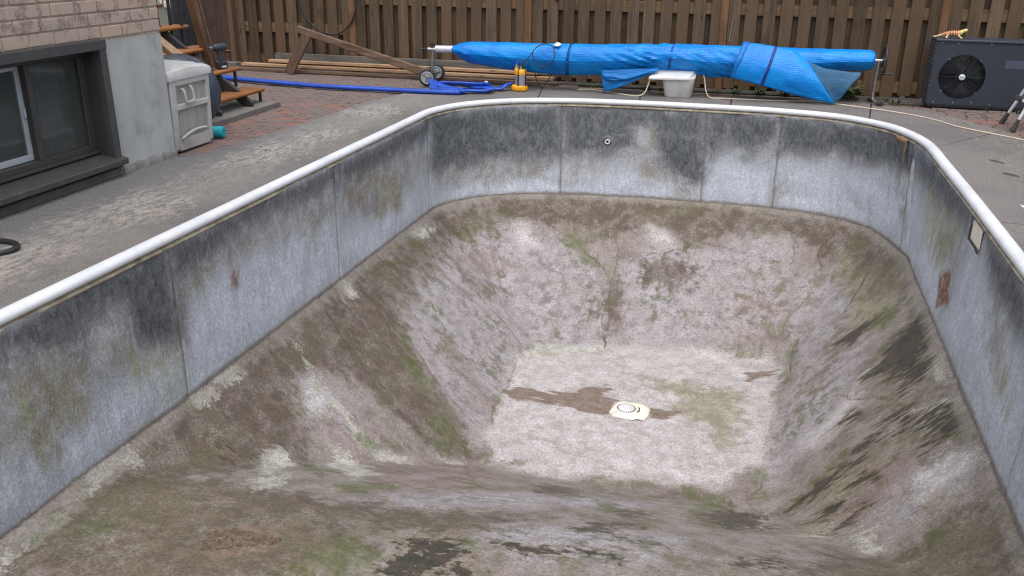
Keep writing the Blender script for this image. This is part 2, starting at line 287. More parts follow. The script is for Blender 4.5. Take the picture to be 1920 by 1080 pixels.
# stains seen on the pool floor (metres, x/y) and on the steel wall (metres along the wall / height)
BOWL={'pale':[[(-3.34,9.21),(-3.07,9.8),(-2.75,10.06),(-2.4,10.03),(-2.07,10.02),(-1.7,9.79),(-1.43,9.54),(-1.33,9.22),(-1.31,8.81),(-2.09,8.57),(-2.15,7.93),(-2.12,7.41),(-2.29,7.28),(-2.49,7.41),(-2.71,7.57),(-3.02,7.67),(-3.22,7.91),(-3.29,8.57)],[(-1.42,9.83),(-1.18,10.06),(-0.78,10.28),(-0.33,10.16),(0.13,10.39),(0.49,10.33),(0.58,9.88),(0.53,9.41),(0.3,9.18),(-0.42,9.02),(-1.09,8.88),(-1.27,9.23)],[(-3.16,7.61),(-3.02,7.81),(-2.65,7.56),(-2.28,7.25),(-2.01,6.87),(-2.04,6.48),(-2.25,6.67),(-2.57,6.89),(-2.86,7.1)],[(0.63,10.0),(1.01,9.76),(1.22,9.05),(1.24,8.18),(1.04,7.63),(0.87,7.23),(0.63,6.87),(0.39,6.58),(0.34,6.82),(0.45,7.76),(0.61,8.45),(0.55,9.41)],[(1.38,5.89),(1.51,5.63),(1.51,5.25),(1.32,5.2),(1.14,5.2),(1.05,5.48),(1.19,5.69)],[(-3.25,5.61),(-3.13,5.91),(-2.98,5.87),(-2.75,5.76),(-2.49,5.67),(-2.62,5.45),(-2.79,5.35),(-2.96,5.37),(-3.1,5.45)],[(-2.17,4.12),(-1.59,5.05),(-0.93,5.58),(-0.35,5.69),(-1.15,4.79),(-1.78,4.18)],[(-1.29,4.08),(-0.59,4.54),(-0.11,4.63),(-0.35,3.91),(-0.98,3.66),(-1.2,3.82)]],'white':[[(-2.16,8.51),(-1.55,8.84),(-0.41,9.01),(0.36,9.01),(0.55,8.69),(0.43,8.21),(0.38,7.57),(0.34,6.91),(-0.03,6.45),(-0.45,6.38),(-0.93,6.34),(-1.27,6.23),(-1.86,6.28),(-2.05,6.76),(-2.07,7.16),(-2.14,7.69),(-2.16,8.05)],[(-2.74,10.03),(-2.55,10.08),(-2.37,9.9),(-2.53,9.77)],[(-1.13,10.34),(-0.88,10.33),(-0.83,10.2),(-1.01,10.18)],[(-3.2,5.63),(-3.15,5.77),(-3.0,5.56),(-3.05,5.46)],[(0.63,7.05),(0.86,7.14),(1.11,7.51),(1.01,7.09),(0.77,6.83)],[(1.22,5.64),(1.46,5.64),(1.49,5.46),(1.24,5.37)]],'mud':[[(-3.56,4.61),(-3.55,5.53),(-3.5,6.94),(-3.51,7.93),(-3.53,9.49),(-3.15,10.06),(-3.19,9.74),(-3.33,9.02),(-3.28,8.07),(-3.2,7.5),(-3.03,7.09),(-2.71,6.84),(-2.38,6.63),(-2.06,6.38),(-2.27,6.16),(-2.56,6.19),(-2.88,6.17),(-3.1,6.03),(-3.29,5.69),(-3.22,5.39),(-3.03,5.25),(-2.91,5.05),(-2.88,4.87),(-3.07,4.78),(-2.96,4.47),(-3.25,3.89),(-3.45,3.91)],[(-3.51,9.53),(-2.88,10.3),(-2.27,10.57),(-1.42,10.67),(-0.57,10.72),(0.29,10.7),(0.94,10.53),(1.36,10.09),(1.55,9.39),(1.49,8.68),(1.36,9.16),(1.25,9.75),(0.84,10.16),(0.61,10.39),(0.24,10.49),(-0.35,10.36),(-0.64,10.19),(-1.05,10.42),(-1.53,10.21),(-1.93,10.25),(-2.52,10.2),(-3.07,9.8),(-3.34,9.41)],[(-1.15,9.9),(-0.74,10.02),(-0.47,9.82),(-0.74,9.64),(-1.05,9.66)],[(-1.56,9.43),(-1.44,9.63),(-1.3,9.23),(-1.38,9.03)],[(-3.39,2.83),(-3.45,3.27),(-3.41,3.87),(-2.9,4.03),(-2.27,4.05),(-1.66,4.2),(-1.05,4.39),(-1.27,4.03),(-1.95,3.75),(-1.76,3.55),(-2.1,3.16),(-3.36,2.8)],[(1.66,7.05),(1.61,5.75),(1.57,4.88),(1.56,4.23),(0.46,4.09),(0.71,4.87),(1.08,4.9),(1.33,4.91),(1.5,5.03),(1.52,5.54),(1.51,6.4)],[(-0.4,6.29),(-0.07,6.36),(0.02,6.24),(-0.3,6.15)]],'rose':[[(-3.12,5.69),(-2.91,5.82),(-2.61,5.75),(-2.44,5.76),(-1.96,6.22),(-1.63,5.31),(-2.11,4.97),(-2.74,5.25),(-2.98,5.41)],[(-2.58,5.36),(-1.99,6.31),(-1.64,5.46),(-1.82,4.63),(-2.31,4.71)],[(-3.14,9.19),(-2.86,9.75),(-2.6,9.53),(-2.73,8.69),(-2.98,8.71)],[(-2.79,7.65),(-2.51,7.62),(-2.16,7.21),(-2.3,6.99),(-2.58,7.21)],[(-0.03,9.63),(0.42,9.76),(0.41,9.18),(0.02,9.16)],[(0.94,8.83),(1.08,8.26),(0.81,7.74),(0.64,7.71)],[(1.02,6.29),(1.26,6.09),(1.4,5.8),(1.17,5.52),(0.78,5.52),(0.73,5.73)]],'algae':[[(-3.32,9.53),(-3.05,9.84),(-3.05,9.61),(-3.22,9.42)],[(-3.02,10.07),(-2.84,10.15),(-2.88,10.04),(-2.98,9.99)],[(-3.11,7.16),(-2.99,7.18),(-2.73,6.9),(-2.6,6.74),(-2.63,6.62),(-2.82,6.72),(-2.99,6.92)],[(-2.52,6.47),(-2.43,6.54),(-2.22,6.52),(-2.12,6.42),(-2.22,6.29),(-2.36,6.29)],[(-3.24,5.55),(-3.19,5.55),(-3.05,5.3),(-3.07,5.25)],[(-2.88,4.87),(-2.6,4.97),(-2.5,4.48)],[(-2.73,5.66),(-2.62,5.7),(-2.61,5.58),(-2.7,5.54)],[(-2.58,5.84),(-2.5,5.86),(-2.52,5.74)],[(-2.2,10.16),(-1.9,10.12),(-1.55,9.68),(-1.67,9.66),(-2.06,9.99)],[(-0.89,5.47),(-0.71,5.7),(-0.66,5.21),(-0.79,5.06)],[(0.56,9.23),(0.66,9.12),(0.62,8.69),(0.54,8.33),(0.48,7.84),(0.45,7.97),(0.52,8.6)],[(0.03,9.08),(0.28,9.06),(0.23,9.0),(-0.02,8.95)],[(0.97,6.52),(1.04,6.5),(0.82,6.34),(0.65,6.2),(0.58,6.22),(0.69,6.38)],[(1.06,5.97),(1.28,6.29),(1.22,6.0),(1.05,5.87)],[(1.22,4.97),(1.36,4.93),(1.27,4.82),(1.13,4.89)],[(-3.5,3.09),(-3.46,3.32),(-3.49,3.52),(-3.44,3.5),(-3.38,3.14),(-3.43,3.01)],[(-2.12,3.29),(-1.92,3.61),(-1.74,3.56),(-1.71,3.3),(-2.06,3.19)],[(-1.8,3.49),(-1.63,3.51),(-1.63,3.37),(-1.74,3.36)],[(-0.24,6.37),(0.06,6.33),(-0.04,5.4),(-0.16,5.64)],[(0.34,6.91),(0.45,6.82),(0.31,6.48),(0.24,6.5)],[(-2.41,4.59),(-2.12,4.81),(-2.07,4.36),(-2.3,4.24)],[(1.27,8.51),(1.5,8.38),(1.39,8.1),(1.15,8.11)],[(1.4,6.25),(1.53,6.18),(1.48,5.97)],[(-1.9,6.32),(-1.66,6.39),(-1.66,6.25),(-1.84,6.2)],[(-3.31,3.29),(-2.98,3.54),(-3.01,3.39)],[(-1.7,3.82),(-1.3,3.84),(-1.26,3.79),(-1.6,3.74)],[(-3.46,7.89),(-3.48,8.21),(-3.38,8.12),(-3.33,7.77)],[(-3.48,8.58),(-3.45,8.75),(-3.38,8.49)],[(-0.99,9.51),(-0.86,9.65),(-0.77,9.48),(-0.9,9.34)],[(-0.47,9.82),(-0.36,9.9),(-0.34,9.78)]],'olive':[[(-0.83,8.22),(-0.35,8.24),(0.17,8.22),(0.19,7.62),(0.07,7.1),(-0.07,7.15),(-0.14,7.52),(-0.49,7.58),(-0.42,7.87)],[(1.06,10.01),(1.54,8.84),(1.32,8.24),(0.93,8.58),(1.14,9.22)],[(0.82,6.2),(1.08,6.2),(0.93,5.9),(0.73,5.73)],[(1.24,5.37),(1.38,5.24),(1.26,5.16)],[(0.51,5.63),(0.8,5.73),(0.63,5.32)]],'drab':[[(-3.36,2.8),(-3.44,3.25),(-3.4,3.85),(-2.85,3.94),(-2.25,4.0),(-1.62,4.1),(-1.06,4.17),(-1.76,3.66),(-1.75,3.27)],[(1.31,5.15),(1.52,5.05),(1.51,4.32),(0.64,4.29),(0.92,5.03)],[(-3.22,7.76),(-3.42,8.93),(-3.12,9.96),(-3.17,9.67),(-3.16,8.22)],[(1.16,10.01),(1.54,9.17),(1.5,8.38),(1.22,9.05)]],'silt':[[(-2.15,7.56),(-1.92,7.7),(-1.8,7.64),(-1.44,7.73),(-1.36,7.87),(-1.22,7.96),(-1.1,7.88),(-1.28,7.69),(-1.06,7.66),(-1.02,7.42),(-1.11,7.34),(-1.28,7.42),(-1.6,7.46),(-2.04,7.43)],[(-0.72,7.62),(-0.45,7.62),(-0.58,7.48),(-0.7,7.44)],[(0.13,8.64),(0.47,8.73),(0.37,8.55),(0.17,8.46)],[(-2.63,3.37),(-2.63,3.51),(-2.44,3.57),(-2.23,3.55),(-2.24,3.39),(-2.45,3.23),(-2.54,3.25)]],'wet':[[(1.09,7.38),(1.22,7.51),(1.4,7.82),(1.56,7.9),(1.58,7.66),(1.5,7.27),(1.45,6.86),(1.33,6.84),(1.33,7.1),(1.21,7.32)],[(1.16,6.6),(1.25,6.67),(1.34,6.27),(1.49,6.03),(1.55,5.86),(1.44,5.91),(1.33,6.2),(1.23,6.41)],[(0.51,6.14),(0.61,6.21),(0.82,6.3),(1.05,6.44),(1.07,6.34),(0.95,6.23),(0.75,6.14),(0.58,6.11)],[(0.65,5.76),(0.87,5.85),(0.89,5.78),(0.73,5.77)],[(0.95,6.01),(1.13,6.02),(1.06,5.9)],[(0.93,6.94),(1.13,6.79),(1.02,6.78)],[(-0.01,5.81),(0.11,6.07),(0.31,6.1),(0.33,5.55),(0.14,5.21),(0.02,5.24)],[(-1.49,3.56),(-1.47,3.71),(-1.36,3.82),(-1.27,3.66),(-1.27,3.56),(-1.15,3.47),(-1.56,3.35),(-1.56,3.49)],[(-1.58,3.68),(-1.37,3.78),(-1.32,3.72),(-1.51,3.66)],[(-0.78,4.37),(-0.62,4.55),(-0.57,4.4),(-0.73,4.27)],[(0.14,4.27),(0.4,4.4),(0.31,4.22),(0.14,4.15)],[(-0.55,4.3),(-0.34,4.3),(-0.45,4.24)],[(-1.1,3.86),(-0.65,3.96),(-0.5,3.95),(-0.81,3.88)],[(-3.27,4.53),(-3.22,4.58),(-3.14,4.47),(-3.19,4.49)],[(-1.36,5.67),(-1.07,5.88),(-1.04,5.5),(-1.27,5.39)],[(-0.65,5.22),(-0.39,5.26),(-0.55,5.02)],[(0.92,8.46),(1.18,8.44),(1.26,8.4),(1.04,8.23)],[(0.78,5.52),(0.97,5.61),(0.91,5.5)],[(1.28,6.29),(1.45,6.24),(1.51,5.99)],[(-0.68,4.73),(-0.45,4.77),(-0.63,4.59)]],'crust':[[(-3.48,2.92),(-3.48,3.38),(-3.53,3.99),(-3.49,3.98),(-3.47,3.71),(-3.41,3.26),(-3.4,2.91)],[(-3.55,4.66),(-3.51,5.17),(-3.47,5.12),(-3.49,4.66)],[(-3.56,7.02),(-3.5,7.16),(-3.42,7.0),(-3.46,6.9)],[(-3.07,4.78),(-3.01,4.89),(-2.82,4.66),(-2.62,4.16),(-2.69,4.04),(-2.94,4.49)],[(-2.64,5.61),(-2.46,5.8),(-2.37,5.71),(-2.52,5.51)],[(-2.83,5.27),(-2.65,5.41),(-2.33,5.01),(-2.36,4.65),(-2.74,5.09)],[(-2.26,6.13),(-2.07,6.27),(-2.16,6.11)],[(-3.4,5.91),(-3.36,5.88),(-2.96,5.73),(-2.64,5.61),(-2.66,5.54),(-3.0,5.64)],[(1.54,7.07),(1.58,6.81),(1.55,6.5),(1.5,6.62)],[(0.92,5.49),(1.0,5.24),(1.05,5.06),(0.96,5.09)],[(0.56,5.36),(0.79,5.63),(0.7,5.39)],[(0.15,5.85),(0.37,6.22),(0.37,5.59),(0.28,5.29)],[(1.55,5.44),(1.54,5.26),(1.51,5.18)],[(-3.55,8.95),(-3.45,9.27),(-3.41,8.89),(-3.48,8.67)],[(-2.14,8.76),(-1.32,8.88),(-1.36,8.73),(-2.11,8.42)],[(1.3,6.5),(1.5,6.33),(1.54,6.05),(1.39,6.22)]]}
CRACKS=[[(-2.29,10.38),(-2.11,10.18),(-1.87,9.99),(-1.65,9.86),(-1.45,9.66)],[(-1.53,10.21),(-1.43,10.03),(-1.44,9.63),(-1.46,9.26),(-1.35,8.87)],[(0.47,10.52),(0.55,10.29),(0.56,10.13),(0.51,10.04)],[(0.95,10.33),(0.81,10.17),(0.85,9.91),(1.11,9.7)],[(0.73,9.69),(0.6,9.52),(0.49,9.38),(0.5,9.26),(0.62,9.11),(0.57,8.53)],[(-2.18,8.15),(-2.13,7.76),(-2.14,7.4),(-2.1,7.1),(-2.05,6.86)],[(-2.13,6.39),(-1.99,5.93),(-1.73,5.35),(-1.58,5.21)],[(-3.32,7.21),(-2.99,7.18),(-2.65,6.96),(-2.31,6.86),(-2.14,6.81)],[(-3.04,8.9),(-2.71,8.73),(-2.35,8.65),(-2.07,8.51)],[(-1.86,10.55),(-1.68,10.33),(-1.48,10.29),(-1.39,10.51)],[(-2.9,10.1),(-2.59,10.21),(-2.36,10.36)],[(-1.29,9.98),(-0.81,10.11),(-0.46,10.24),(-0.09,10.18)],[(0.35,6.65),(0.23,6.34),(0.35,6.16),(0.38,5.49),(0.46,5.36)],[(1.32,9.56),(1.14,9.22),(0.95,8.95)],[(-3.81,7.6),(-3.55,6.61),(-3.22,6.41),(-2.85,6.33)],[(1.31,6.57),(1.14,6.99),(0.88,7.51)]]
WALL={'dark':[[(2.28,-0.01),(2.42,0.05),(3.79,0.01),(3.77,-0.67),(3.58,-0.62),(3.37,-0.49),(3.28,-0.18),(3.02,-0.16),(2.88,-0.28),(2.58,-0.18),(2.38,-0.09),(2.25,-0.09)],[(3.79,0.01),(6.2,-0.0),(6.21,-0.19),(5.34,-0.13),(4.63,-0.14),(4.27,-0.19),(3.83,-0.22)],[(6.2,-0.0),(8.58,0.0),(8.59,-0.19),(7.3,-0.22),(6.55,-0.18),(6.18,-0.2)],[(8.61,-0.0),(9.43,0.0),(10.44,0.0),(10.45,-0.6),(9.97,-0.63),(9.42,-0.65),(8.62,-0.66)],[(10.45,0.0),(12.17,0.0),(12.19,-0.83),(12.01,-0.88),(11.85,-0.79),(11.68,-0.61),(11.57,-0.24),(11.35,-0.25),(11.35,-0.47),(11.09,-0.57),(10.45,-0.6)],[(12.18,0.0),(13.02,0.01),(13.01,-0.28),(12.67,-0.48),(12.42,-0.37),(12.18,-0.58)],[(13.02,0.01),(13.85,0.01),(14.91,0.01),(15.09,-0.14),(14.97,-0.33),(14.58,-0.34),(13.9,-0.4),(13.51,-0.37),(13.03,-0.42)],[(15.06,-0.06),(15.71,-0.01),(17.3,-0.01),(17.26,-0.16),(16.57,-0.24),(15.65,-0.25),(15.22,-0.26)],[(17.79,-0.03),(18.89,0.01),(19.22,-0.27),(18.77,-0.32),(18.21,-0.23)]],'pale':[[(2.01,-0.99),(3.77,-1.08),(3.77,-0.87),(3.34,-0.7),(2.86,-0.71),(2.24,-0.69)],[(3.77,-1.08),(6.17,-1.09),(6.18,-0.56),(5.48,-0.4),(4.81,-0.37),(4.24,-0.38),(3.86,-0.63)],[(6.17,-1.09),(8.55,-1.08),(8.58,-0.78),(7.23,-0.75),(6.24,-0.73)],[(8.56,-1.07),(9.76,-1.09),(10.45,-1.09),(10.44,-0.8),(9.42,-0.86),(8.56,-0.93)],[(10.45,-1.09),(12.18,-1.08),(12.18,-0.9),(11.82,-0.94),(11.42,-0.82),(10.51,-0.77)],[(12.18,-1.08),(13.02,-1.08),(13.03,-0.67),(12.56,-0.62),(12.21,-0.7)],[(13.03,-1.08),(13.99,-1.07),(14.94,-1.06),(14.93,-0.42),(13.92,-0.57),(13.04,-0.58)],[(14.94,-1.06),(15.75,-1.06),(17.32,-1.02),(16.96,-0.6),(16.21,-0.55),(15.1,-0.45)],[(17.33,-1.02),(19.54,-1.1),(19.61,-0.67),(19.31,-0.37),(18.34,-0.34),(17.6,-0.27)],[(19.54,-1.1),(20.12,-1.1),(19.64,-0.71)]],'rust':[[(4.45,-0.45),(4.5,-0.47),(4.49,-0.54),(4.44,-0.52)],[(16.81,-0.71),(17.12,-0.6),(17.33,-0.8),(17.01,-0.96)]],'brown':[[(2.46,-0.09),(2.84,-0.26),(2.88,-0.68),(2.58,-0.86),(2.31,-0.64)],[(9.13,-0.79),(10.1,-0.73),(10.38,-0.87),(9.42,-0.95)],[(3.02,-0.21),(3.17,-0.24),(3.13,-0.46),(2.99,-0.43)],[(2.86,-0.44),(2.94,-0.47),(2.88,-0.68),(2.82,-0.65)],[(3.84,-0.17),(4.4,-0.22),(5.51,-0.25),(6.09,-0.38),(5.86,-0.51),(4.98,-0.36),(4.25,-0.34),(3.89,-0.41)],[(6.34,-0.13),(7.03,-0.18),(7.69,-0.47),(7.66,-0.81),(6.97,-0.71),(6.35,-0.4)],[(11.38,-0.66),(11.71,-0.64),(11.65,-0.87),(11.42,-0.88)],[(11.91,-0.73),(12.14,-0.71),(12.12,-1.05),(11.84,-1.07)],[(10.54,-0.73),(10.9,-0.72),(10.77,-0.92),(10.54,-0.93)],[(3.76,-0.17),(3.89,-0.41),(3.79,-0.91),(3.77,-0.67)],[(2.64,-0.66),(2.7,-0.69),(2.66,-0.81),(2.62,-0.79)],[(14.66,-0.24),(15.03,-0.26),(15.0,-0.8),(14.79,-0.86)],[(13.1,-0.51),(13.16,-0.5),(13.13,-1.04),(13.04,-1.05)],[(8.75,-0.66),(10.37,-0.67),(10.38,-0.8),(8.75,-0.85)],[(16.32,-0.42),(16.97,-0.35),(17.04,-0.57),(16.46,-0.63)],[(18.34,-0.34),(18.67,-0.36),(18.92,-0.7),(18.5,-0.6)],[(2.38,-0.12),(2.58,-0.21),(2.71,-0.46),(2.52,-0.43),(2.34,-0.28)]],'green':[[(15.56,-0.17),(16.65,-0.12),(17.18,-0.19),(17.04,-0.57),(16.46,-0.63),(15.69,-0.5)],[(2.34,-0.28),(2.7,-0.36),(2.79,-0.64),(2.53,-0.7),(2.26,-0.58)],[(3.11,-0.38),(3.73,-0.73),(3.74,-0.97),(3.33,-0.77)],[(5.61,-0.51),(5.79,-0.56),(5.76,-0.67),(5.61,-0.63)],[(7.02,-0.31),(7.63,-0.4),(7.66,-0.81),(7.16,-0.73)],[(15.75,-0.43),(16.66,-0.31),(16.79,-0.67),(15.91,-0.81)],[(18.83,-0.48),(19.16,-0.47),(19.29,-0.77),(18.92,-0.7)],[(11.51,-0.24),(11.67,-0.26),(11.64,-0.49),(11.48,-0.5)],[(12.0,-0.18),(12.16,-0.14),(12.16,-0.39),(12.01,-0.4)],[(3.58,-0.59),(3.76,-0.7),(3.76,-1.02),(3.51,-0.93)],[(2.37,-0.55),(2.84,-0.46),(2.82,-0.72),(2.42,-0.83)]]}

# ================================================================== POOL
# control points of the wall: top x, top y, bottom x, bottom y
CP=np.array([(-3.58,.90,-3.575,.90),(-3.58,2.29,-3.575,2.29),(-3.58,4.69,-3.575,4.68),(-3.58,7.07,-3.575,7.05),(-3.58,9.42,-3.575,9.42),
(-3.40,10.03,-3.38,9.95),(-2.95,10.49,-2.89,10.37),(-2.32,10.75,-2.28,10.62),(-1.5,10.855,-1.43,10.72),(-.59,10.87,-.57,10.755),(.26,10.83,.27,10.73),
(.92,10.64,.94,10.55),(1.34,10.24,1.36,10.13),(1.54,9.72,1.555,9.5),(1.615,8.75,1.60,8.85),(1.63,7.2,1.60,7.45),(1.63,4.95,1.60,4.97),(1.63,2.6,1.60,2.6),(1.63,.9,1.60,.9)])
def spline(P,t):
    # centripetal-like Catmull-Rom with chord-length tangents; t in index units
    n=len(P); i=np.clip(np.floor(t).astype(int),0,n-2); u=(t-i)[:,None]
    ch=np.maximum(np.hypot(*(P[1:,:2]-P[:-1,:2]).T),1e-6)
    m=np.zeros_like(P)
    for k in range(n):
        if k==0: m[k]=(P[1]-P[0])/ch[0]
        elif k==n-1: m[k]=(P[-1]-P[-2])/ch[-1]
        else:
            a=(P[k]-P[k-1])/ch[k-1]; b=(P[k+1]-P[k])/ch[k]
            m[k]=(a*ch[k]+b*ch[k-1])/(ch[k]+ch[k-1])
    m[4]=(P[4]-P[3])/ch[3]; m[15]=(P[16]-P[15])/ch[15]; m[14]=m[15]
    c=ch[i][:,None]; p0,p1=P[i],P[i+1]; m0,m1=m[i]*c,m[i+1]*c
    return (2*u**3-3*u**2+1)*p0+(u**3-2*u**2+u)*m0+(-2*u**3+3*u**2)*p1+(u**3-u**2)*m1
GX0,GY0,GS=-3.86,.70,.02
GNX,GNY=290,526
def blur(a,s):
    r=int(3*s)+1; k=np.exp(-.5*(np.arange(-r,r+1)/s)**2); k/=k.sum()
    for ax in (0,1):
        p=np.pad(a,[(r,r) if q==ax else (0,0) for q in (0,1)],mode='reflect',reflect_type='odd')
        a=sum(k[j]*np.take(p,range(j,j+a.shape[ax]),axis=ax) for j in range(2*r+1))
    return a
def hull_chain(p):
    # convex chain of the outline, walking up the left wall, along the far wall, down the right wall
    out=[]
    for q in p:
        while len(out)>1 and (out[-1][0]-out[-2][0])*(q[1]-out[-2][1])-(out[-1][1]-out[-2][1])*(q[0]-out[-2][0])>=-1e-9: out.pop()
        out.append(q)
    return np.array(out)
def bowl():
    X=GX0+GS*np.arange(GNX); Y=GY0+GS*np.arange(GNY)
    x,y=np.meshgrid(X,Y)            # [iy,ix]
    o=spline(CP,np.linspace(0,18,181))[:,2:]
    d=np.full_like(x,9.); o=hull_chain(o)
    for a,b in zip(o[:-1],o[1:]):
        e=b-a; L=np.hypot(*e); e=e/L; n=np.array([e[1],-e[0]])   # walking left wall up: inside is to the right
        w=n[1]**2                        # 1 = far wall
        k=(1-w)*(.853 if n[0]>0 else 1.05)+w*.68
        d=np.minimum(d,k*((x-a[0])*n[0]+(y-a[1])*n[1]))
    near=.03+.5*.22*np.log1p(np.exp((y-3.85)/.22))
    fl=1.20+.02*np.cos(x*1.3)*0
    dep=np.minimum(np.minimum(d,near),fl)
    dep=blur(dep,3.4)
    return X,Y,-1.08-dep


def mat_floor():
    t = NT('pool_floor_cement'); P = t.coord('Object'); fl = t.attr('flow', 'Vector')
    c = lambda n, k: t.math('MULTIPLY', t.math('SUBTRACT', n, .5), k)
    mul = lambda a, b: t.math('MULTIPLY', a, b)
    nA = t.noise(P, 2.0, 6, .62, .5); nC = t.noise(P, 55, 5, .75); nD = t.noise(P, 8.0, 9, .76, .15); nE = t.noise(t.scale(P, (1, 1, 1), (7, 3, 1)), 4.2, 8, .70, .2)
    nB = t.noise(t.scale(fl, (9, 1.3, 1)), 1.0, 6, .62, .3); nS = t.noise(t.scale(fl, (10, 3.4, 1)), 1.0, 8, .72, .5)
    e = t.math('ADD', c(nD, .9), t.math('ADD', c(nE, .5), c(nC, .22))); eB = t.math('ADD', e, c(nB, .55))
    def layer(col, attr, c1, c2, amp, soft, op, bias=0., ed=None, patch=None, crisp=.4):
        ed = e if ed is None else ed; at = t.math('ADD', t.attr(attr), bias)
        m = mul(t.ramp(t.math('ADD', at, mul(ed, amp)), -soft, soft, 0, op), 1 - crisp)
        if crisp: m = t.math('ADD', m, mul(t.ramp(t.math('ADD', at, mul(ed, amp * 1.7)), -.014, .014, 0, op), crisp))
        if patch is not None: m = mul(m, patch)
        return t.mix(m, col, t.mix(t.ramp(nD, .40, .60), c1, c2)), m
    # bare cement: warm grey to mauve
    col = t.mix(t.ramp(nA, .36, .64), lin(150, 141, 134), lin(130, 120, 110))
    col = t.mix(t.ramp(nE, .40, .62, 0, .65), col, lin(160, 151, 147))
    col = t.mix(t.ramp(nD, .54, .64, 0, .55), col, lin(122, 111, 102))
    col = t.mix(mul(t.ramp(nB, .52, .66), .45), col, lin(124, 112, 103))
    cloud = t.ramp(nE, .38, .62)
    col, _ = layer(col, 'pale', lin(181, 176, 180), lin(157, 150, 152), .55, .13, .95, .02, eB, t.ramp(nE, .40, .66, 1, .42), .25)
    col, _ = layer(col, 'rose', lin(154, 134, 130), lin(136, 118, 114), .55, .13, .70, .0, eB, t.ramp(nB, .40, .58, .25, 1), .2)
    col, _ = layer(col, 'mud', lin(112, 100, 87), lin(88, 78, 66), .55, .10, .95, .03, eB, t.ramp(nE, .38, .68, 1, .62), .35)
    col, _ = layer(col, 'white', lin(210, 205, 205), lin(190, 183, 182), .40, .09, .95, .03, None, t.ramp(nE, .38, .68, 1, .62), .35)
    col, _ = layer(col, 'olive', lin(156, 150, 122), lin(136, 129, 102), .55, .15, .72, .0, None, None, .15)
    col, _ = layer(col, 'drab', lin(122, 112, 94), lin(102, 93, 77), .55, .16, .72, .0, None, t.ramp(nE, .38, .66, 1, .55), .25)
    wh = mul(t.ramp(t.attr('white'), -.08, .06), .85); nw = t.math('SUBTRACT', 1, wh)
    # growth over the slopes
    g1 = mul(mul(t.ramp(nE, .50, .40, 0, .42), t.ramp(nD, .46, .58)), nw); col = t.mix(g1, col, lin(112, 101, 90))
    g2 = mul(mul(t.ramp(nA, .49, .60), t.ramp(nD, .48, .58, 0, .70)), nw); col = t.mix(g2, col, lin(116, 117, 88))
    wm = t.ramp(t.math('ABSOLUTE', t.math('SUBTRACT', t.noise(P, 15, 6, .68, .5), .5)), 0, .022, 1, 0)
    col = t.mix(mul(mul(wm, t.ramp(nE, .46, .60, 0, .50)), nw), col, lin(192, 186, 184)); col = t.mix(mul(mul(wm, t.ramp(nE, .50, .38, 0, .34)), nw), col, lin(96, 87, 77))
    pit = mul(t.ramp(nC, .57, .64), t.ramp(nD, .47, .56, 0, .9)); col = t.mix(mul(pit, t.math('SUBTRACT', 1, mul(wh, .8))), col, lin(76, 70, 60))
    col, _ = layer(col, 'crust', lin(204, 202, 194), lin(168, 165, 152), .40, .035, .92, .0, eB, None, .6)
    eX = t.math('ADD', c(t.noise(t.scale(P, (3, 15, 4)), 1., 7, .7, .3), 1.4), c(nC, .2))
    col, _ = layer(col, 'silt', lin(138, 119, 106), lin(120, 103, 91), .16, .02, .92, .008, eX, t.ramp(eX, -.24, -.10, .35, 1), .6)
    col, ma = layer(col, 'algae', lin(112, 118, 78), lin(86, 94, 56), .48, .07, .88, -.02, eB, t.ramp(nC, .40, .58, .22, 1), .5)
    ck = t.math('ADD', t.attr('crack'), c(nD, .045))
    mck = mul(t.ramp(t.math('ABSOLUTE', ck), .003, .016, .85, 0), t.ramp(nE, .36, .52, .4, 1)); col = t.mix(mck, col, t.mix(t.ramp(nA, .42, .58), lin(94, 84, 70), lin(112, 114, 80)))
    eW = t.math('ADD', t.math('ADD', c(nS, 1.7), c(t.noise(t.scale(fl, (30, 9, 1)), 1., 5, .7, .3), 2.0)), c(nC, .3))
    mo = t.ramp(t.math('ADD', t.attr('wet'), t.math('ADD', mul(eW, .34), .06)), -.06, .06, 0, .65); col = t.mix(mo, col, t.mix(t.ramp(nD, .42, .58), lin(126, 110, 90), lin(102, 102, 66)))
    mw = t.ramp(t.math('ADD', t.attr('wet'), mul(eW, .30)), -.008, .008, 0, .95); col = t.mix(mw, col, t.mix(t.ramp(nD, .40, .60), lin(80, 71, 59), lin(58, 56, 48)))
    # joint with the steel wall: dark brown line, then a worn cement fillet
    ed = t.math('ADD', t.attr('edge'), c(nD, .05))
    col = t.mix(mul(t.ramp(ed, .05, .11, 1, 0), t.ramp(nE, .35, .6, .25, .6)), col, lin(158, 151, 143)); col = t.mix(t.ramp(ed, .010, .034, .85, 0), col, lin(84, 74, 64))
    col = t.mul(col, t.ramp(nC, .36, .64, .56, 1.08, False))
    t.set(Base_Color=col, Roughness=t.math('SUBTRACT', .84, mul(mw, .46))); t.b.inputs['Specular IOR Level'].default_value = .35
    t.set(Normal=t.bump(t.math('ADD', mul(t.noise(P, 42, 3, .7), .5), t.noise(P, 8., 4, .7, .7)), .40, .02)); return t.m

